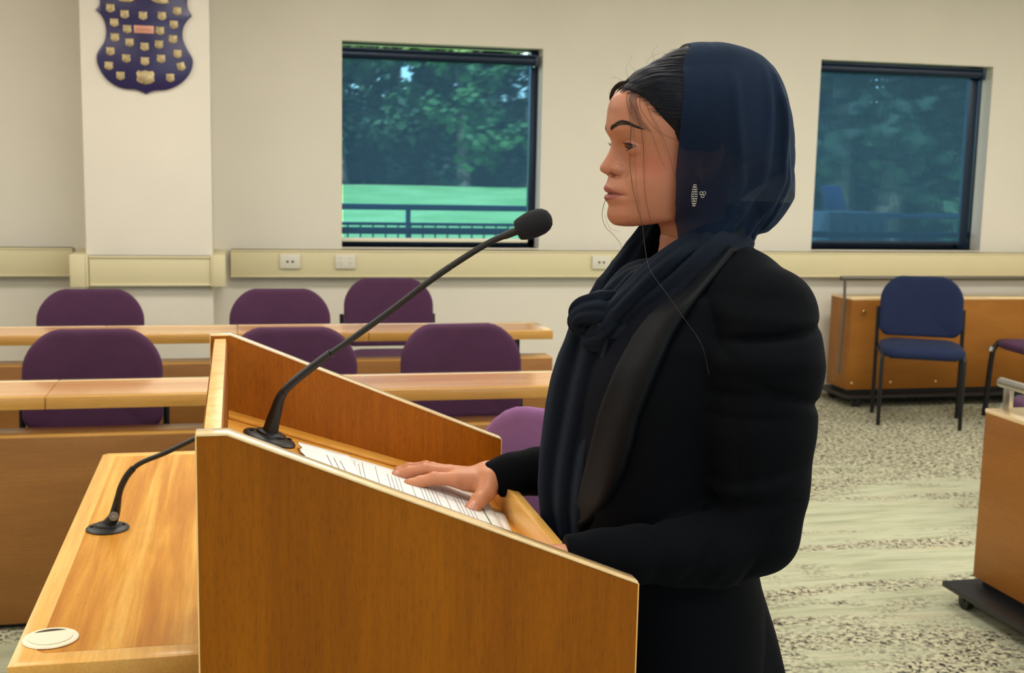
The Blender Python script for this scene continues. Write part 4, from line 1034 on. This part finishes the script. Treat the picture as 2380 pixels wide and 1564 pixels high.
for i in range(NS):
    ps = paths[:, i]; n = len(ps)
    if len(ps) < 5: continue
    r = .00024; base = len(st_mb_v); T = np.gradient(ps, axis=0); T /= np.linalg.norm(T, axis=1, keepdims=True)+1e-9
    U = np.cross(T, (0, 0, 1.)); U /= np.linalg.norm(U, axis=1, keepdims=True)+1e-9; Vv = np.cross(T, U)
    for j in range(len(ps)):
        for k in range(3): a = 2.094*k; q = ps[j]+(U[j]*math.cos(a)+Vv[j]*math.sin(a))*r*min(1, .35+j*.12); st_mb_v.append(tuple(q-np.array(ORG)))
    for j in range(len(ps)-1):
        for k in range(3): st_mb_f.append((base+3*j+k, base+3*j+(k+1) % 3, base+3*j+3+(k+1) % 3, base+3*j+3+k))
tag(mesh_obj('combed_strands', st_mb_v, st_mb_f, MAT['hair'], hair, smooth=True), kind='stuff')
# loose strands in front of the face and flyaways
MAT['strand'] = plain('loose_hair', (40, 24, 22), .5, spec=.4)
hbv = BVHTree.FromPolygons([Vector(tuple(p)) for p in HV], HF)
def loose(pts, r=.00042, name='loose_strand', lift=.0034, cast=True):
    """a hair lying just off the face where the face is, else at the given depth"""
    q = []
    for a, b, c in pts:
        p = at(a, b, y=c); d = (p-Vector(_C)).normalized(); h = hbv.ray_cast(Vector(_C), d)
        if cast and h[0] is not None and h[3] < (p-Vector(_C)).length+.045: p = h[0]-d*lift+h[1]*.0006
        q.append(rel(p))
    q = spline(q, 8); MB().tube(q, [r*(1-.5*i/len(q)) for i in range(len(q))], 5).build(name, MAT['strand'], hair)
loose([(1472, 196, 1.585), (1456, 224, 1.572), (1462, 262, 1.560), (1466, 290, 1.553), (1465, 320, 1.55), (1463, 360, 1.545), (1465, 400, 1.54), (1471, 440, 1.540), (1480, 475, 1.540), (1488, 505, 1.54), (1494, 530, 1.535), (1497, 560, 1.525), (1510, 625, 1.49), (1548, 680, 1.455), (1590, 740, 1.43), (1630, 800, 1.40), (1648, 870, 1.34)], .00042)
loose([(1474, 200, 1.583), (1464, 230, 1.565), (1478, 262, 1.552), (1490, 300, 1.540), (1495, 340, 1.534), (1496, 380, 1.53), (1497, 420, 1.530), (1501, 460, 1.530), (1508, 495, 1.53), (1513, 515, 1.53)], .00042)
loose([(1475, 205, 1.582), (1466, 250, 1.557), (1473, 300, 1.548), (1476, 350, 1.538), (1477, 400, 1.538), (1481, 450, 1.536), (1490, 500, 1.538), (1497, 550, 1.53)], .00020)
loose([(1484, 208, 1.578), (1478, 240, 1.55), (1492, 275, 1.548), (1512, 305, 1.538), (1523, 335, 1.535), (1534, 365, 1.532), (1548, 395, 1.53)], .00026)
loose([(1486, 212, 1.575), (1488, 250, 1.550), (1503, 275, 1.545), (1522, 298, 1.541), (1545, 314, 1.536), (1576, 327, 1.532)], .0003)
loose([(1500, 225, 1.556), (1510, 260, 1.54), (1535, 305, 1.538), (1552, 350, 1.533), (1563, 390, 1.53), (1572, 420, 1.53)], .00024)
loose([(1488, 210, 1.575), (1500, 240, 1.55), (1515, 275, 1.54), (1536, 320, 1.53), (1548, 360, 1.53)], .0002)
loose([(1408, 462, 1.615), (1402, 480, 1.62), (1400, 505, 1.625), (1408, 528, 1.63), (1425, 545, 1.635), (1441, 565, 1.64), (1447, 590, 1.65)], .0004)
loose([(1405, 500, 1.62), (1418, 530, 1.635), (1440, 538, 1.64)], .00018)
for k, (o1, o2) in enumerate(((0, 0), (3, 2), (-2, -2), (5, 5), (1, -4))):
    loose([(1462+k*2, 186+k, 1.60), (1442+o1, 194+o2, 1.615), (1427+o1, 206+o2*.5, 1.635), (1420+o1, 222, 1.652), (1421+o1, 236, 1.662), (1427+o1*.4, 250-k, 1.672)], .0012, 'side_lock', .004, False)
for k in range(16):
    k = k*.42+(.5 if k % 3 else 0)
    loose([(1472+k, 193+k*2, 1.59), (1462+k*2, 206+k*2, 1.575), (1459+k*3, 232, 1.566), (1463+k*4, 262+k*2, 1.558), (1474+k*6, 288+k*3, 1.55)], .00019, 'side_lock', .0018)
for k, (a, b, c, d, e_, f_) in enumerate([(1520, 140, 1517, 120, 1530, 105), (1500, 150, 1512, 133, 1545, 120), (1462, 185, 1455, 160, 1470, 128), (1450, 190, 1436, 182, 1420, 180), (1425, 205, 1416, 212, 1415, 228), (1480, 166, 1468, 155, 1462, 150), (1555, 125, 1560, 115, 1575, 112)]):
    loose([(a, b, 1.6), (c, d, 1.6), (e_, f_, 1.6)], .00016)

# ------------------------------------------------------------------ headscarf
def scarf_mat(name, sheer):
    m, nt, b = mat_new(name)
    nz = N(nt, 'ShaderNodeTexNoise', Scale=9.0, Detail=4.0); nt.links.new(coords(nt), nz.inputs['Vector'])
    nt.links.new(ramp(nt, nz.outputs[0], [(.3, lin((0, 15, 36) if sheer else (1, 9, 21))), (.7, lin((1, 21, 46) if sheer else (2, 13, 28)))]), b.inputs['Base Color'])  # hood cloth bluer than the wrap: veiling haze put into its colour
    b.inputs['Roughness'].default_value = .85; b.inputs['Specular IOR Level'].default_value = .2
    b.inputs['Sheen Weight'].default_value = .12 if sheer else .07; b.inputs['Sheen Roughness'].default_value = .5; b.inputs['Sheen Tint'].default_value = (.08, .28, .60, 1)
    wv = N(nt, 'ShaderNodeTexNoise', Scale=900.0, Detail=2.0); nt.links.new(coords(nt), wv.inputs['Vector']); bump(nt, b, wv.outputs[0], .3, .0006)
    if sheer:
        tr = nt.nodes.new('ShaderNodeBsdfTransparent'); tr.inputs[0].default_value = (.9, .95, 1, 1)
        mx = nt.nodes.new('ShaderNodeMixShader'); sx = nt.nodes.new('ShaderNodeSeparateXYZ'); nt.links.new(coords(nt), sx.inputs[0]); mr = N(nt, 'ShaderNodeMapRange'); nt.links.new(sx.outputs[0], mr.inputs[0]); mr.inputs[1].default_value = .02; mr.inputs[2].default_value = .10; mr.inputs[3].default_value = sheer; mr.inputs[4].default_value = .045; 
        # where the cloth lies in a single layer behind the head it lets more light through
        def mth(op, a, b_=None):
            n = nt.nodes.new('ShaderNodeMath'); n.operation = op
            for i_, v_ in enumerate((a, b_)):
                if v_ is None: continue
                if hasattr(v_, 'links'): nt.links.new(v_, n.inputs[i_])
                else: n.inputs[i_].default_value = v_
            return n.outputs[0]
        q1, q2 = at(1846, 392, y=MIDY)-ORG, at(1762, 470, y=MIDY)-ORG; sl_ = (q1.z-q2.z)/(q1.x-q2.x)
        below = mth('LESS_THAN', sx.outputs[2], mth('ADD', mth('MULTIPLY', mth('SUBTRACT', sx.outputs[0], q2.x), sl_), q2.z))
        tri = mth('MULTIPLY', below, mth('GREATER_THAN', sx.outputs[2], q2.z))
        nt.links.new(mth('ADD', mr.outputs[0], mth('MULTIPLY', tri, .17)), mx.inputs[0])
        nt.links.new(b.outputs[0], mx.inputs[1]); nt.links.new(tr.outputs[0], mx.inputs[2]); nt.links.new(mx.outputs[0], nt.nodes['Material Output'].inputs[0])
    return m
MAT['sheer'] = scarf_mat('sheer_black_chiffon', .13); MAT['scarf'] = scarf_mat('black_chiffon', 0)
HC = at(1655, 330, y=MIDY)
outl = [(1592, 106), (1640, 107), (1700, 110), (1738, 113), (1765, 124), (1795, 150), (1818, 190), (1832, 240), (1841, 290), (1844, 340), (1842, 400), (1844, 445), (1843, 468), (1826, 497), (1802, 528), (1780, 546), (1755, 550), (1736, 546), (1718, 560), (1690, 590), (1640, 600), (1580, 560), (1530, 500), (1480, 400), (1450, 280), (1480, 180), (1540, 128)]
ang, rad = [], []
for a, b in outl:
    p = at(a, b, y=MIDY); dx, dz = (p.x-HC.x), (p.z-HC.z); ang.append(math.atan2(dz, dx)); rad.append(math.hypot(dx, dz))
o_ = np.argsort(ang); ang = np.array(ang)[o_]; rad = np.array(rad)[o_]
ang3 = np.concatenate([ang-2*math.pi, ang, ang+2*math.pi]); rad3 = np.concatenate([rad]*3)
CURT = [tuple(at(1640, 450, y=MIDY)), tuple(at(1628, 530, y=MIDY)), tuple(at(1622, 620, y=MIDY))]
def hood_field(X, Y, Z):
    l = MIDY-Y; dx, dz = X-HC.x, Z-HC.z; th = np.arctan2(dz, dx); rho = np.sqrt(dx*dx+dz*dz)
    R = np.interp(th.ravel(), ang3, rad3).reshape(th.shape).astype(f4)
    R = R*(1-.030*np.clip(dx/.1, 0, 1))
    b = .092-.012*np.clip(dx/.10, 0, 1)+.004*np.clip(-dz/.1, -1, 1)
    # soft drape folds sweeping from the crown down behind the ear
    al_ = np.abs(l)
    fold = 0
    for k, (amp, off, wd) in enumerate(((.0060, .035, .008), (.0070, .058, .007), (.0060, .078, .006), (.0045, .012, .009), (.0045, .095, .005))):
        xf = HC.x+off+.018*np.sin((Z-1.40)*9+k)-.05*np.clip((1.44-Z)/.1, 0, 1.5)**1.2
        fold = fold+amp*gau(X-xf, wd)*np.clip((al_-.02)/.03, 0, 1)*np.clip((1.60-Z)/.05, 0, 1)
    F = (np.sqrt((rho/R)**2+(al_/b)**2.0)-1)*.085
    Hd = head_field(X, Y, Z, eyes=False, nosefx=False)-.0132
    Hd = smax(Hd, zpx(515)-Z, .03)
    Cu = chain(X, Y, Z, CURT, (.068, .065, .060), .02)
    F = smin(F, Cu, .02)
    return smin(F, Hd, .006)-fold
HX, HZ = mids([(1594, 95), (1591, 110), (1568, 132), (1549, 170), (1538, 220), (1531, 280), (1528, 340), (1526, 400), (1530, 470), (1544, 520), (1552, 570), (1562, 640)])
def hood_edge(z): return np.interp(z, HZ[::-1], HX[::-1])
SV, SF = field_mesh(hood_field, (.50, 1.49, 1.300), (.80, 1.71, 1.635), .0022)
keep = SV[:, 0] > hood_edge(SV[:, 2])
wz = SV[:, 2] > 1.345
edge_n = np.zeros(len(SV), bool)
SFk = [f for f in SF if any(keep[i] for i in f)]
for f in SFk:
    for i in f:
        if not keep[i]: SV[i, 0] = hood_edge(SV[i, 2])
used_ = sorted({i for f in SFk for i in f}); mp_ = {o: n for n, o in enumerate(used_)}
scarf = mesh_obj('headscarf', [tuple(SV[i]-np.array(ORG)) for i in used_], [tuple(mp_[i] for i in f) for f in SFk], MAT['sheer'], person, smooth=True)
def sweep(name, pts, wid, thk, ups, mat, parent, pleats=5, amp=.10, n=40, seed=0, twist=0.0, sub=8):
    """cloth roll: oval section swept along pts, with lengthwise pleats"""
    P = spline([tuple(p) for p in pts], sub); m = len(P); r = random.Random(seed); ph = [r.uniform(0, 6.28) for _ in range(4)]
    kk = np.linspace(0, len(pts)-1, m); wi = np.interp(kk, range(len(pts)), wid); ti = np.interp(kk, range(len(pts)), thk)
    U = [Vector([np.interp(k_, range(len(pts)), [u[c] for u in ups]) for c in range(3)]) for k_ in kk]
    V, Fc = [], []
    for i, p in enumerate(P):
        t = (P[min(i+1, m-1)]-P[max(i-1, 0)]).normalized(); a = (U[i]-t*U[i].dot(t)).normalized(); b = t.cross(a); f = i/(m-1)
        for k in range(n):
            q = 2*math.pi*k/n+twist*f
            s_ = 1+amp*math.sin(pleats*q+ph[0]+2.2*math.sin(f*3+ph[1]))+amp*.5*math.sin((pleats*2+1)*q+ph[2]+3*f)
            V.append(rel(p)+b*math.cos(q)*wi[i]*s_+a*math.sin(q)*ti[i]*s_)
    for i in range(m-1):
        for k in range(n): Fc.append((i*n+k, i*n+(k+1) % n, (i+1)*n+(k+1) % n, (i+1)*n+k))
    Fc.append(tuple(range(n))[::-1]); Fc.append(tuple((m-1)*n+k for k in range(n)))
    return V, Fc
def A3(px, py, y): return tuple(at(px, py, y=y))
NUP, FUP = (-.3, -.9, .25), (-.4, .8, .3)
wr = MB()
# near side of the wrap, from behind the ear to the knot
wr.add(*sweep('', [A3(1712, 545, 1.55), A3(1668, 592, 1.530), A3(1608, 655, 1.525), A3(1538, 712, 1.535), A3(1465, 762, 1.56), A3(1390, 782, 1.59)], [.028, .040, .042, .036, .028, .016], [.018, .030, .028, .026, .022, .014], [NUP]*6, None, None, 6, .10, 48, 1))
wr.add(*sweep('', [A3(1650, 545, 1.55), A3(1570, 598, 1.532), A3(1518, 648, 1.54), A3(1470, 700, 1.555), A3(1422, 745, 1.575)], [.016, .017, .021, .022, .018], [.012, .020, .022, .020, .016], [NUP]*5, None, None, 4, .12, 40, 2))
# far side
wr.add(*sweep('', [A3(1520, 520, 1.665), A3(1490, 580, 1.675), A3(1455, 640, 1.67), A3(1415, 690, 1.655), A3(1375, 730, 1.63)], [.016, .026, .032, .030, .018], [.014, .020, .026, .026, .018], [FUP]*5, None, None, 5, .12, 44, 3))
wr.add(*sweep('', [A3(1575, 625, 1.60), A3(1530, 640, 1.61), A3(1480, 655, 1.615), A3(1430, 705, 1.61), A3(1390, 745, 1.60)], [.022, .030, .030, .026, .018], [.016, .020, .024, .024, .016], [(-.7, -.2, .6)]*5, None, None, 5, .13, 44, 4))
# back of the neck
wr.add(*sweep('', [A3(1700, 520, 1.55), A3(1722, 535, 1.58), A3(1728, 540, 1.61), A3(1700, 540, 1.66), A3(1600, 540, 1.685), A3(1520, 540, 1.672)], [.028, .030, .030, .032, .030, .02], [.016]*6, [NUP, (.9, -.3, .1), (1, 0, .1), (.6, .7, .1), (0, 1, .1), FUP], None, None, 5, .08, 40, 6))
wr.build('neck_wrap', MAT['scarf'], scarf, auto=None)
for p_ in bpy.data.objects:
    if p_.name.startswith('neck_wrap'): p_.data.polygons.foreach_set('use_smooth', [True]*len(p_.data.polygons))
kn = MB()
for i, (pts, wd, th) in enumerate([([A3(1450, 690, 1.60), A3(1400, 700, 1.60), A3(1355, 712, 1.61), A3(1345, 735, 1.62), A3(1385, 755, 1.61)], [.010, .017, .014, .012, .01], [.012, .016, .014, .012, .01]),
        ([A3(1440, 735, 1.58), A3(1395, 728, 1.585), A3(1352, 735, 1.60), A3(1345, 755, 1.61), A3(1390, 770, 1.60)], [.012, .018, .014, .012, .01], [.012, .016, .014, .012, .01]),
        ([A3(1470, 690, 1.575), A3(1440, 730, 1.57), A3(1410, 765, 1.575), A3(1375, 790, 1.59)], [.014, .024, .022, .012], [.012, .018, .016, .01]),
        ([A3(1480, 740, 1.57), A3(1445, 775, 1.57), A3(1400, 790, 1.58), A3(1360, 795, 1.60)], [.014, .020, .018, .010], [.012, .016, .014, .01])]):
    kn.add(*sweep('', pts, wd, th, [(-.5, -.8, .2)]*len(pts), None, None, 4, .13, 36, 20+i))
ko = kn.build('knot', MAT['scarf'], scarf, auto=None); ko.data.polygons.foreach_set('use_smooth', [True]*len(ko.data.polygons))
# hanging tail and open front of the scarf
rows = [(750, 1332, 1400), (790, 1318, 1420), (830, 1300, 1412), (880, 1284, 1396), (940, 1272, 1384), (1000, 1265, 1374), (1060, 1259, 1366), (1130, 1257, 1358), (1190, 1262, 1352), (1240, 1276, 1350), (1290, 1290, 1350)]
def sheet_rows(rows, y0, y1, nv=36, pl=4.2, amp=.006, seed=0, back=.0):
    V, Fc = [], []; rr = [r[0] for r in rows]
    ys = np.linspace(rr[0], rr[-1], 44)
    for j, py in enumerate(ys):
        a = np.interp(py, rr, [r[1] for r in rows]); b = np.interp(py, rr, [r[2] for r in rows])
        for k in range(nv+1):
            v = k/nv; yy = y0+(y1-y0)*v; p = at(a+(b-a)*v, py, y=yy)
            s = math.sin(v*pl*2*math.pi+seed+.8*math.sin(py*.012))
            V.append(rel(p)+Vector((-.45, -.85, 0))*amp*s*min(1, (py-rr[0])/60+.3)+Vector((back*math.sin(v*math.pi), 0, 0)))
    for j in range(len(ys)-1):
        for k in range(nv): q = j*(nv+1)+k; Fc.append((q, q+1, q+nv+2, q+nv+1))
    return V, Fc
V, Fc = sheet_rows(rows, 1.655, 1.565, amp=.0065, pl=2.3)
tl = mesh_obj('scarf_tail', V, Fc, MAT['scarf'], scarf, smooth=True)
md = tl.modifiers.new('thick', 'SOLIDIFY'); md.thickness = .004

# earring hanging at the near ear
ep = at(1614, 453, y=1.510); er = MB()
for k in range(9):
    for sx in (-1, 1):
        c = Vector((ep.x+sx*.0032*math.cos((k-4)*.28), ep.y+sx*.002, ep.z+.0118-.0031*k)); s_ = .0015
        er.tube([rel(c+Vector((-s_, 0, s_))), rel(c+Vector((s_, 0, s_))), rel(c+Vector((s_, 0, -s_))), rel(c+Vector((-s_, 0, -s_))), rel(c+Vector((-s_, 0, s_)))], .0004, 6)
ero = er.build('drop_earring', MAT['steel'], body)
ep2 = at(1633, 452, y=1.512); e2 = MB()
for (dx, dz) in ((-.0022, .0016), (.0022, .0016), (0, -.0022)):
    c = Vector((ep2.x+dx, ep2.y, ep2.z+dz)); e2.tube([rel(c+Vector((.0021*math.cos(a), 0, .0021*math.sin(a)))) for a in [math.radians(30*q) for q in range(13)]], .0006, 6)
e2.build('earring_clip', MAT['steel'], ero)

# ------------------------------------------------------------------ clothes
def cloth(name, rgb, rough=.8, sheen=.25, tint=(.10, .16, .26, 1)):
    m, nt, b = mat_new(name); c = lin(rgb)
    v = N(nt, 'ShaderNodeTexNoise', Scale=700.0, Detail=3.0); nt.links.new(coords(nt), v.inputs['Vector'])
    nt.links.new(ramp(nt, v.outputs[0], [(.3, tuple(x*.7 for x in c[:3])), (.7, tuple(x*1.3 for x in c[:3]))]), b.inputs['Base Color'])
    b.inputs['Roughness'].default_value = rough; b.inputs['Sheen Weight'].default_value = sheen; b.inputs['Sheen Tint'].default_value = tint; b.inputs['Sheen Roughness'].default_value = .5
    b.inputs['Specular IOR Level'].default_value = .08
    bump(nt, b, v.outputs[0], .3, .0006); return m
MAT['blazer'] = cloth('black_suiting', (3, 5, 9), .85, .04); MAT['shirt'] = cloth('navy_jersey', (6, 9, 19), .8, .05)
MAT['satin'] = cloth('black_satin', (3, 6, 11), .6, .04); MAT['satin'].node_tree.nodes['Principled BSDF'].inputs['Specular IOR Level'].default_value = .14
TF = [(640, 1500), (700, 1445), (760, 1415), (860, 1368), (950, 1350), (1050, 1340), (1150, 1338), (1230, 1345), (1330, 1350), (1420, 1350)]
tz = [at(b, a, y=MIDY).z for a, b in TF]; tx = [at(b, a, y=MIDY).x for a, b in TF]
def torso(X, Y, Z):
    zz = Z.reshape(-1); xf = smooth_interp(zz, tz, tx)
    xb = np.interp(zz, [.70, .85, .95, 1.05, 1.15, 1.25, 1.33], [.735, .725, .700, .700, .715, .715, .695])
    W = np.interp(zz, [.70, .80, .88, .97, 1.05, 1.15, 1.22, 1.28, 1.32, 1.36], [.178, .172, .160, .148, .150, .160, .160, .140, .095, .055])
    c = ((xf+xb)/2)[None, None, :]; a = ((xb-xf)/2)[None, None, :]; W = W[None, None, :]; p = 2.3
    q = ((np.abs(X-c)/a)**p+(np.abs(Y-MIDY)/W)**p+1e-9)**(1/p)
    F = (q-1)*np.minimum(a, W)*.9
    return smax(F, Z-1.335, .03)
def ptsy(L): return [tuple(at(a, b, y=y)) for a, b, y in L]
NA = ptsy([(1735, 700, 1.475), (1782, 742, 1.435), (1783, 850, 1.42), (1772, 1000, 1.415), (1772, 1130, 1.41), (1760, 1236, 1.405)])
NR = [.052, .0585, .0665, .0620, .0540, .0500]
NFo = ptsy([(1760, 1240, 1.405), (1670, 1275, 1.402), (1580, 1284, 1.402), (1480, 1288, 1.405), (1400, 1289, 1.41), (1312, 1286, 1.414)])
NRf = [.050, .0480, .0410, .0350, .0305, .0240]
FA = [(.62, 1.725, 1.275), (.635, 1.775, 1.24), (.640, 1.80, 1.12), (.625, 1.815, 1.00)]
FRr = [.05, .058, .058, .050]
FFo = [(.625, 1.815, 1.0)]+ptsy([(1330, 1090, 1.80), (1250, 1095, 1.803), (1190, 1103, 1.806), (1143, 1113, 1.81)])
FRf = [.048, .040, .0355, .0320, .0285]
def blaz(X, Y, Z):
    T = smax(torso(X, Y, Z)-.010, Z-1.312, .02)
    for s in (1, -1):
        tr = chain(X, Y, Z, [tuple(at(1690, 612, y=1.56)), tuple(at(1740, 668, y=1.50)), tuple(at(1795, 720, y=1.445))], (.040, .044, .050), .02) if s > 0 else chain(X, Y, Z, [(at(a_, b_, y=c_).x+.005, 3.2-c_, at(a_, b_, y=c_).z-.004) for a_, b_, c_ in ((1690, 612, 1.56), (1740, 668, 1.50), (1795, 720, 1.445))], (.036, .042, .050), .02)
        T = smin(T, tr, .035)
    near = smin(chain(X, Y, Z, NA, NR, .03), chain(X, Y, Z, NFo, NRf, .015), .022)
    far = smin(chain(X, Y, Z, FA, FRr, .03), chain(X, Y, Z, FFo, FRf, .015), .022)
    # sleeve folds: pinches round the upper arm, diagonal drags at the elbow
    def pl(px1, py1, px2, py2, wd, amp, y=1.36, x0=None, x1=None):
        a = at(px1, py1, y=y); b = at(px2, py2, y=y); d = Vector((b.x-a.x, 0, b.z-a.z)); L = d.length; d /= L
        u = (X-a.x)*d.x+(Z-a.z)*d.z; v = -(X-a.x)*d.z+(Z-a.z)*d.x
        return amp*gau(v, wd)*np.clip((u+.03)/.04, 0, 1)*np.clip((L+.03-u)/.04, 0, 1)
    g = pl(1740, 800, 1920, 772, .0065, .0100)+pl(1780, 905, 1920, 950, .0075, .0085)+pl(1660, 935, 1830, 912, .006, .0035)-pl(1680, 860, 1880, 835, .016, .0040)
    g = g+pl(1640, 985, 1800, 975, .006, .0022)+pl(1850, 1080, 1700, 1140, .008, .0030)+pl(1860, 1160, 1650, 1195, .008, .0045)-pl(1830, 1120, 1690, 1165, .010, .0030)
    g = g+pl(1720, 1190, 1610, 1330, .007, .0060)-pl(1750, 1200, 1660, 1345, .010, .0045)+pl(1800, 1210, 1730, 1350, .006, .0040)+pl(1560, 1215, 1530, 1340, .007, .0030)+pl(1640, 1205, 1580, 1260, .005, .003)
    g = g+pl(1700, 700, 1850, 700, .010, .0030)-pl(1700, 745, 1870, 748, .010, .0035)
    near = near+g*.85
    # cuffs: flat ends, hollow inside
    for (e, d_, tgt) in ((NFo[-1], (np.array(NFo[-1])-np.array(NFo[-2])), 'n'), (FFo[-1], (np.array(FFo[-1])-np.array(FFo[-2])), 'f')):
        d_ = d_/np.linalg.norm(d_)
        if tgt == 'f': d_ = d_+np.array((0, 0, -.25)); d_ = d_/np.linalg.norm(d_)
        pln = (X-e[0])*d_[0]+(Y-e[1])*d_[1]+(Z-e[2])*d_[2]
        if tgt == 'n': near = smax(near, pln, .002)
        else:
            far = smax(far, pln, .002)
    arms = np.minimum(near, far)
    F = smin(T, arms, .016)
    a = at(1640, 700, y=1.46); b = at(1655, 980, y=1.46)   # seam and crease where the sleeve meets the body
    F = F+.0030*gau(X-(a.x+(b.x-a.x)*np.clip((Z-a.z)/(b.z-a.z), -.3, 1.6)), .005)*np.clip((a.z+.04-Z)/.03, 0, 1)*np.clip((Z-1.02)/.05, 0, 1)*(Y < 1.5)
    return F
BLO, BHI, BH = (.34, 1.325, .70), (.80, 1.90, 1.375), .0032
BV, BF = field_mesh(blaz, BLO, BHI, BH)
def lapel_edge(pts, y): return [at(a, b, y=y) for a, b in pts]
eb = np.array([(tuple(at(a, b, y=yy))) for a, b, yy in ((1610, 640, 1.52), (1560, 690, 1.52), (1510, 760, 1.51), (1470, 850, 1.50), (1430, 950, 1.50), (1405, 1050, 1.50), (1385, 1150, 1.515), (1370, 1225, 1.53), (1365, 1300, 1.54))])
oz, ox = eb[::-1, 2], eb[::-1, 0]
kp = ~((BV[:, 0] < np.interp(BV[:, 2], oz, ox)) & (np.abs(BV[:, 1]-MIDY) < .125) & (BV[:, 2] > .93) & (BV[:, 2] < 1.34)) | (np.abs(BV[:, 1]-MIDY) > .135)
# cut the bottom open
BFk = [f for f in BF if all(kp[i] for i in f)]
u_ = sorted({i for f in BFk for i in f}); mp_ = {o: n for n, o in enumerate(u_)}
bl_v = [tuple(BV[i]-np.array(ORG)) for i in u_]; bl_f = [tuple(mp_[i] for i in f) for f in BFk]
blazer = mesh_obj('blazer', bl_v, bl_f, MAT['blazer'], person, smooth=True)
TV, TF_ = field_mesh(lambda X, Y, Z: smax(torso(X, Y, Z)-.002, Z-1.285, .02), (.34, 1.40, .72), (.80, 1.80, 1.34), .004)
shirt = mesh_obj('shirt', [tuple(p) for p in (TV-np.array(ORG))], TF_, MAT['shirt'], person, smooth=True)
# satin lapel laid on the blazer front
bvh = BVHTree.FromPolygons([Vector(v) for v in bl_v], bl_f); bvs = BVHTree.FromPolygons([Vector(tuple(p)) for p in (TV-np.array(ORG))], TF_)
lap = [(575, 1698, 1708), (600, 1674, 1690), (640, 1628, 1660), (690, 1568, 1620), (740, 1508, 1585), (778, 1478, 1562), (860, 1433, 1526), (930, 1405, 1497), (967, 1393, 1482), (1030, 1378, 1468), (1095, 1362, 1448), (1150, 1350, 1420), (1195, 1341, 1388), (1222, 1338, 1350)]
def lay(rows, lift, nv=10, nr=60, fold=True):
    V, Fc = [], []; rr = [r[0] for r in rows]; cams = Vector(_C)-ORG; ys = np.linspace(rr[0], rr[-1], nr+1); D = np.full((nr+1, nv+1), np.nan); dirs = {}
    for j, py in enumerate(ys):
        a = np.interp(py, rr, [r[1] for r in rows]); b = np.interp(py, rr, [r[2] for r in rows])
        for k in range(nv+1):
            p = at(a+(b-a)*k/nv, py, y=1.5)-Vector(_C); p.normalize(); dirs[j, k] = p
            ds = []
            for t in (bvh, bvs):
                h = t.ray_cast(cams, p)
                if h[0] is not None and 1.3 < h[3] < 1.75: ds.append(h[3])
            if ds: D[j, k] = min(ds)
    med = np.nanmedian(D)
    D = np.where(np.isnan(D), np.interp(ys, ys, np.where(np.isnan(np.nanmean(D, 1)), med, np.nanmean(D, 1)))[:, None], D)
    for _ in range(12):
        E = np.pad(D, 1, mode='edge'); D = .5*D+.125*(E[2:, 1:-1]+E[:-2, 1:-1]+E[1:-1, 2:]+E[1:-1, :-2])
    for j in range(nr+1):
        for k in range(nv+1):
            v = k/nv; lf = lift+(.007*math.sin(v*math.pi)**.6 if fold else 0)
            V.append(cams+dirs[j, k]*(D[j, k]-lf))
    for j in range(nr):
        for k in range(nv): q = j*(nv+1)+k; Fc.append((q, q+1, q+nv+2, q+nv+1))
    return V, Fc
V, Fc = lay(lap, .006)
lo_ = mesh_obj('lapel', V, Fc, MAT['satin'], blazer, smooth=True); md = lo_.modifiers.new('thick', 'SOLIDIFY'); md.thickness = .004; md.offset = -1
lo_['label'] = 'satin shawl lapel'
# far lapel along the other side
V2 = [Vector((v.x, 2*0-(v.y), v.z)) for v in V]
lo2 = mesh_obj('lapel', V2, [f[::-1] for f in Fc], MAT['satin'], blazer, smooth=True); md = lo2.modifiers.new('thick', 'SOLIDIFY'); md.thickness = .004; md.offset = -1
# long skirt to the floor, and shoes
SKR = [(.93, .455, .712, .150), (.86, .452, .742, .165), (.78, .452, .772, .176), (.70, .450, .795, .186), (.60, .448, .815, .196), (.45, .445, .835, .21), (.25, .44, .85, .225), (.06, .435, .865, .235)]
V, Fc = [], []; n = 96; zs = np.linspace(.93, .06, 60); sz = [r[0] for r in SKR][::-1]
for z in zs:
    xf, xb, wd = [np.interp(z, sz, [r[k] for r in SKR][::-1]) for k in (1, 2, 3)]
    for k in range(n):
        a = 2*math.pi*k/n; f = 1+.022*math.sin(9*a+1.3)*min(1, (.93-z)/.3)+.012*math.sin(17*a)*min(1, (.93-z)/.5)
        V.append(rel(((xf+xb)/2+(xb-xf)/2*math.cos(a)*f, MIDY+wd*math.sin(a)*f, z)))
for i in range(len(zs)-1):
    for k in range(n): Fc.append((i*n+k, (i+1)*n+k, (i+1)*n+(k+1) % n, i*n+(k+1) % n))
sk = mesh_obj('skirt', V, Fc, MAT['blazer'], person, smooth=True)
for s in (-1, 1):
    m = MB().prism([(-.16, 0), (.09, 0), (.10, .03), (.085, .07), (.03, .085), (-.06, .05), (-.15, .03), (-.17, .015)], -.038, .038, 'xz', .012)
    m.v = [v+Vector((.0, s*.09, 0)) for v in m.v]; m.build('shoe', MAT['black'], person)
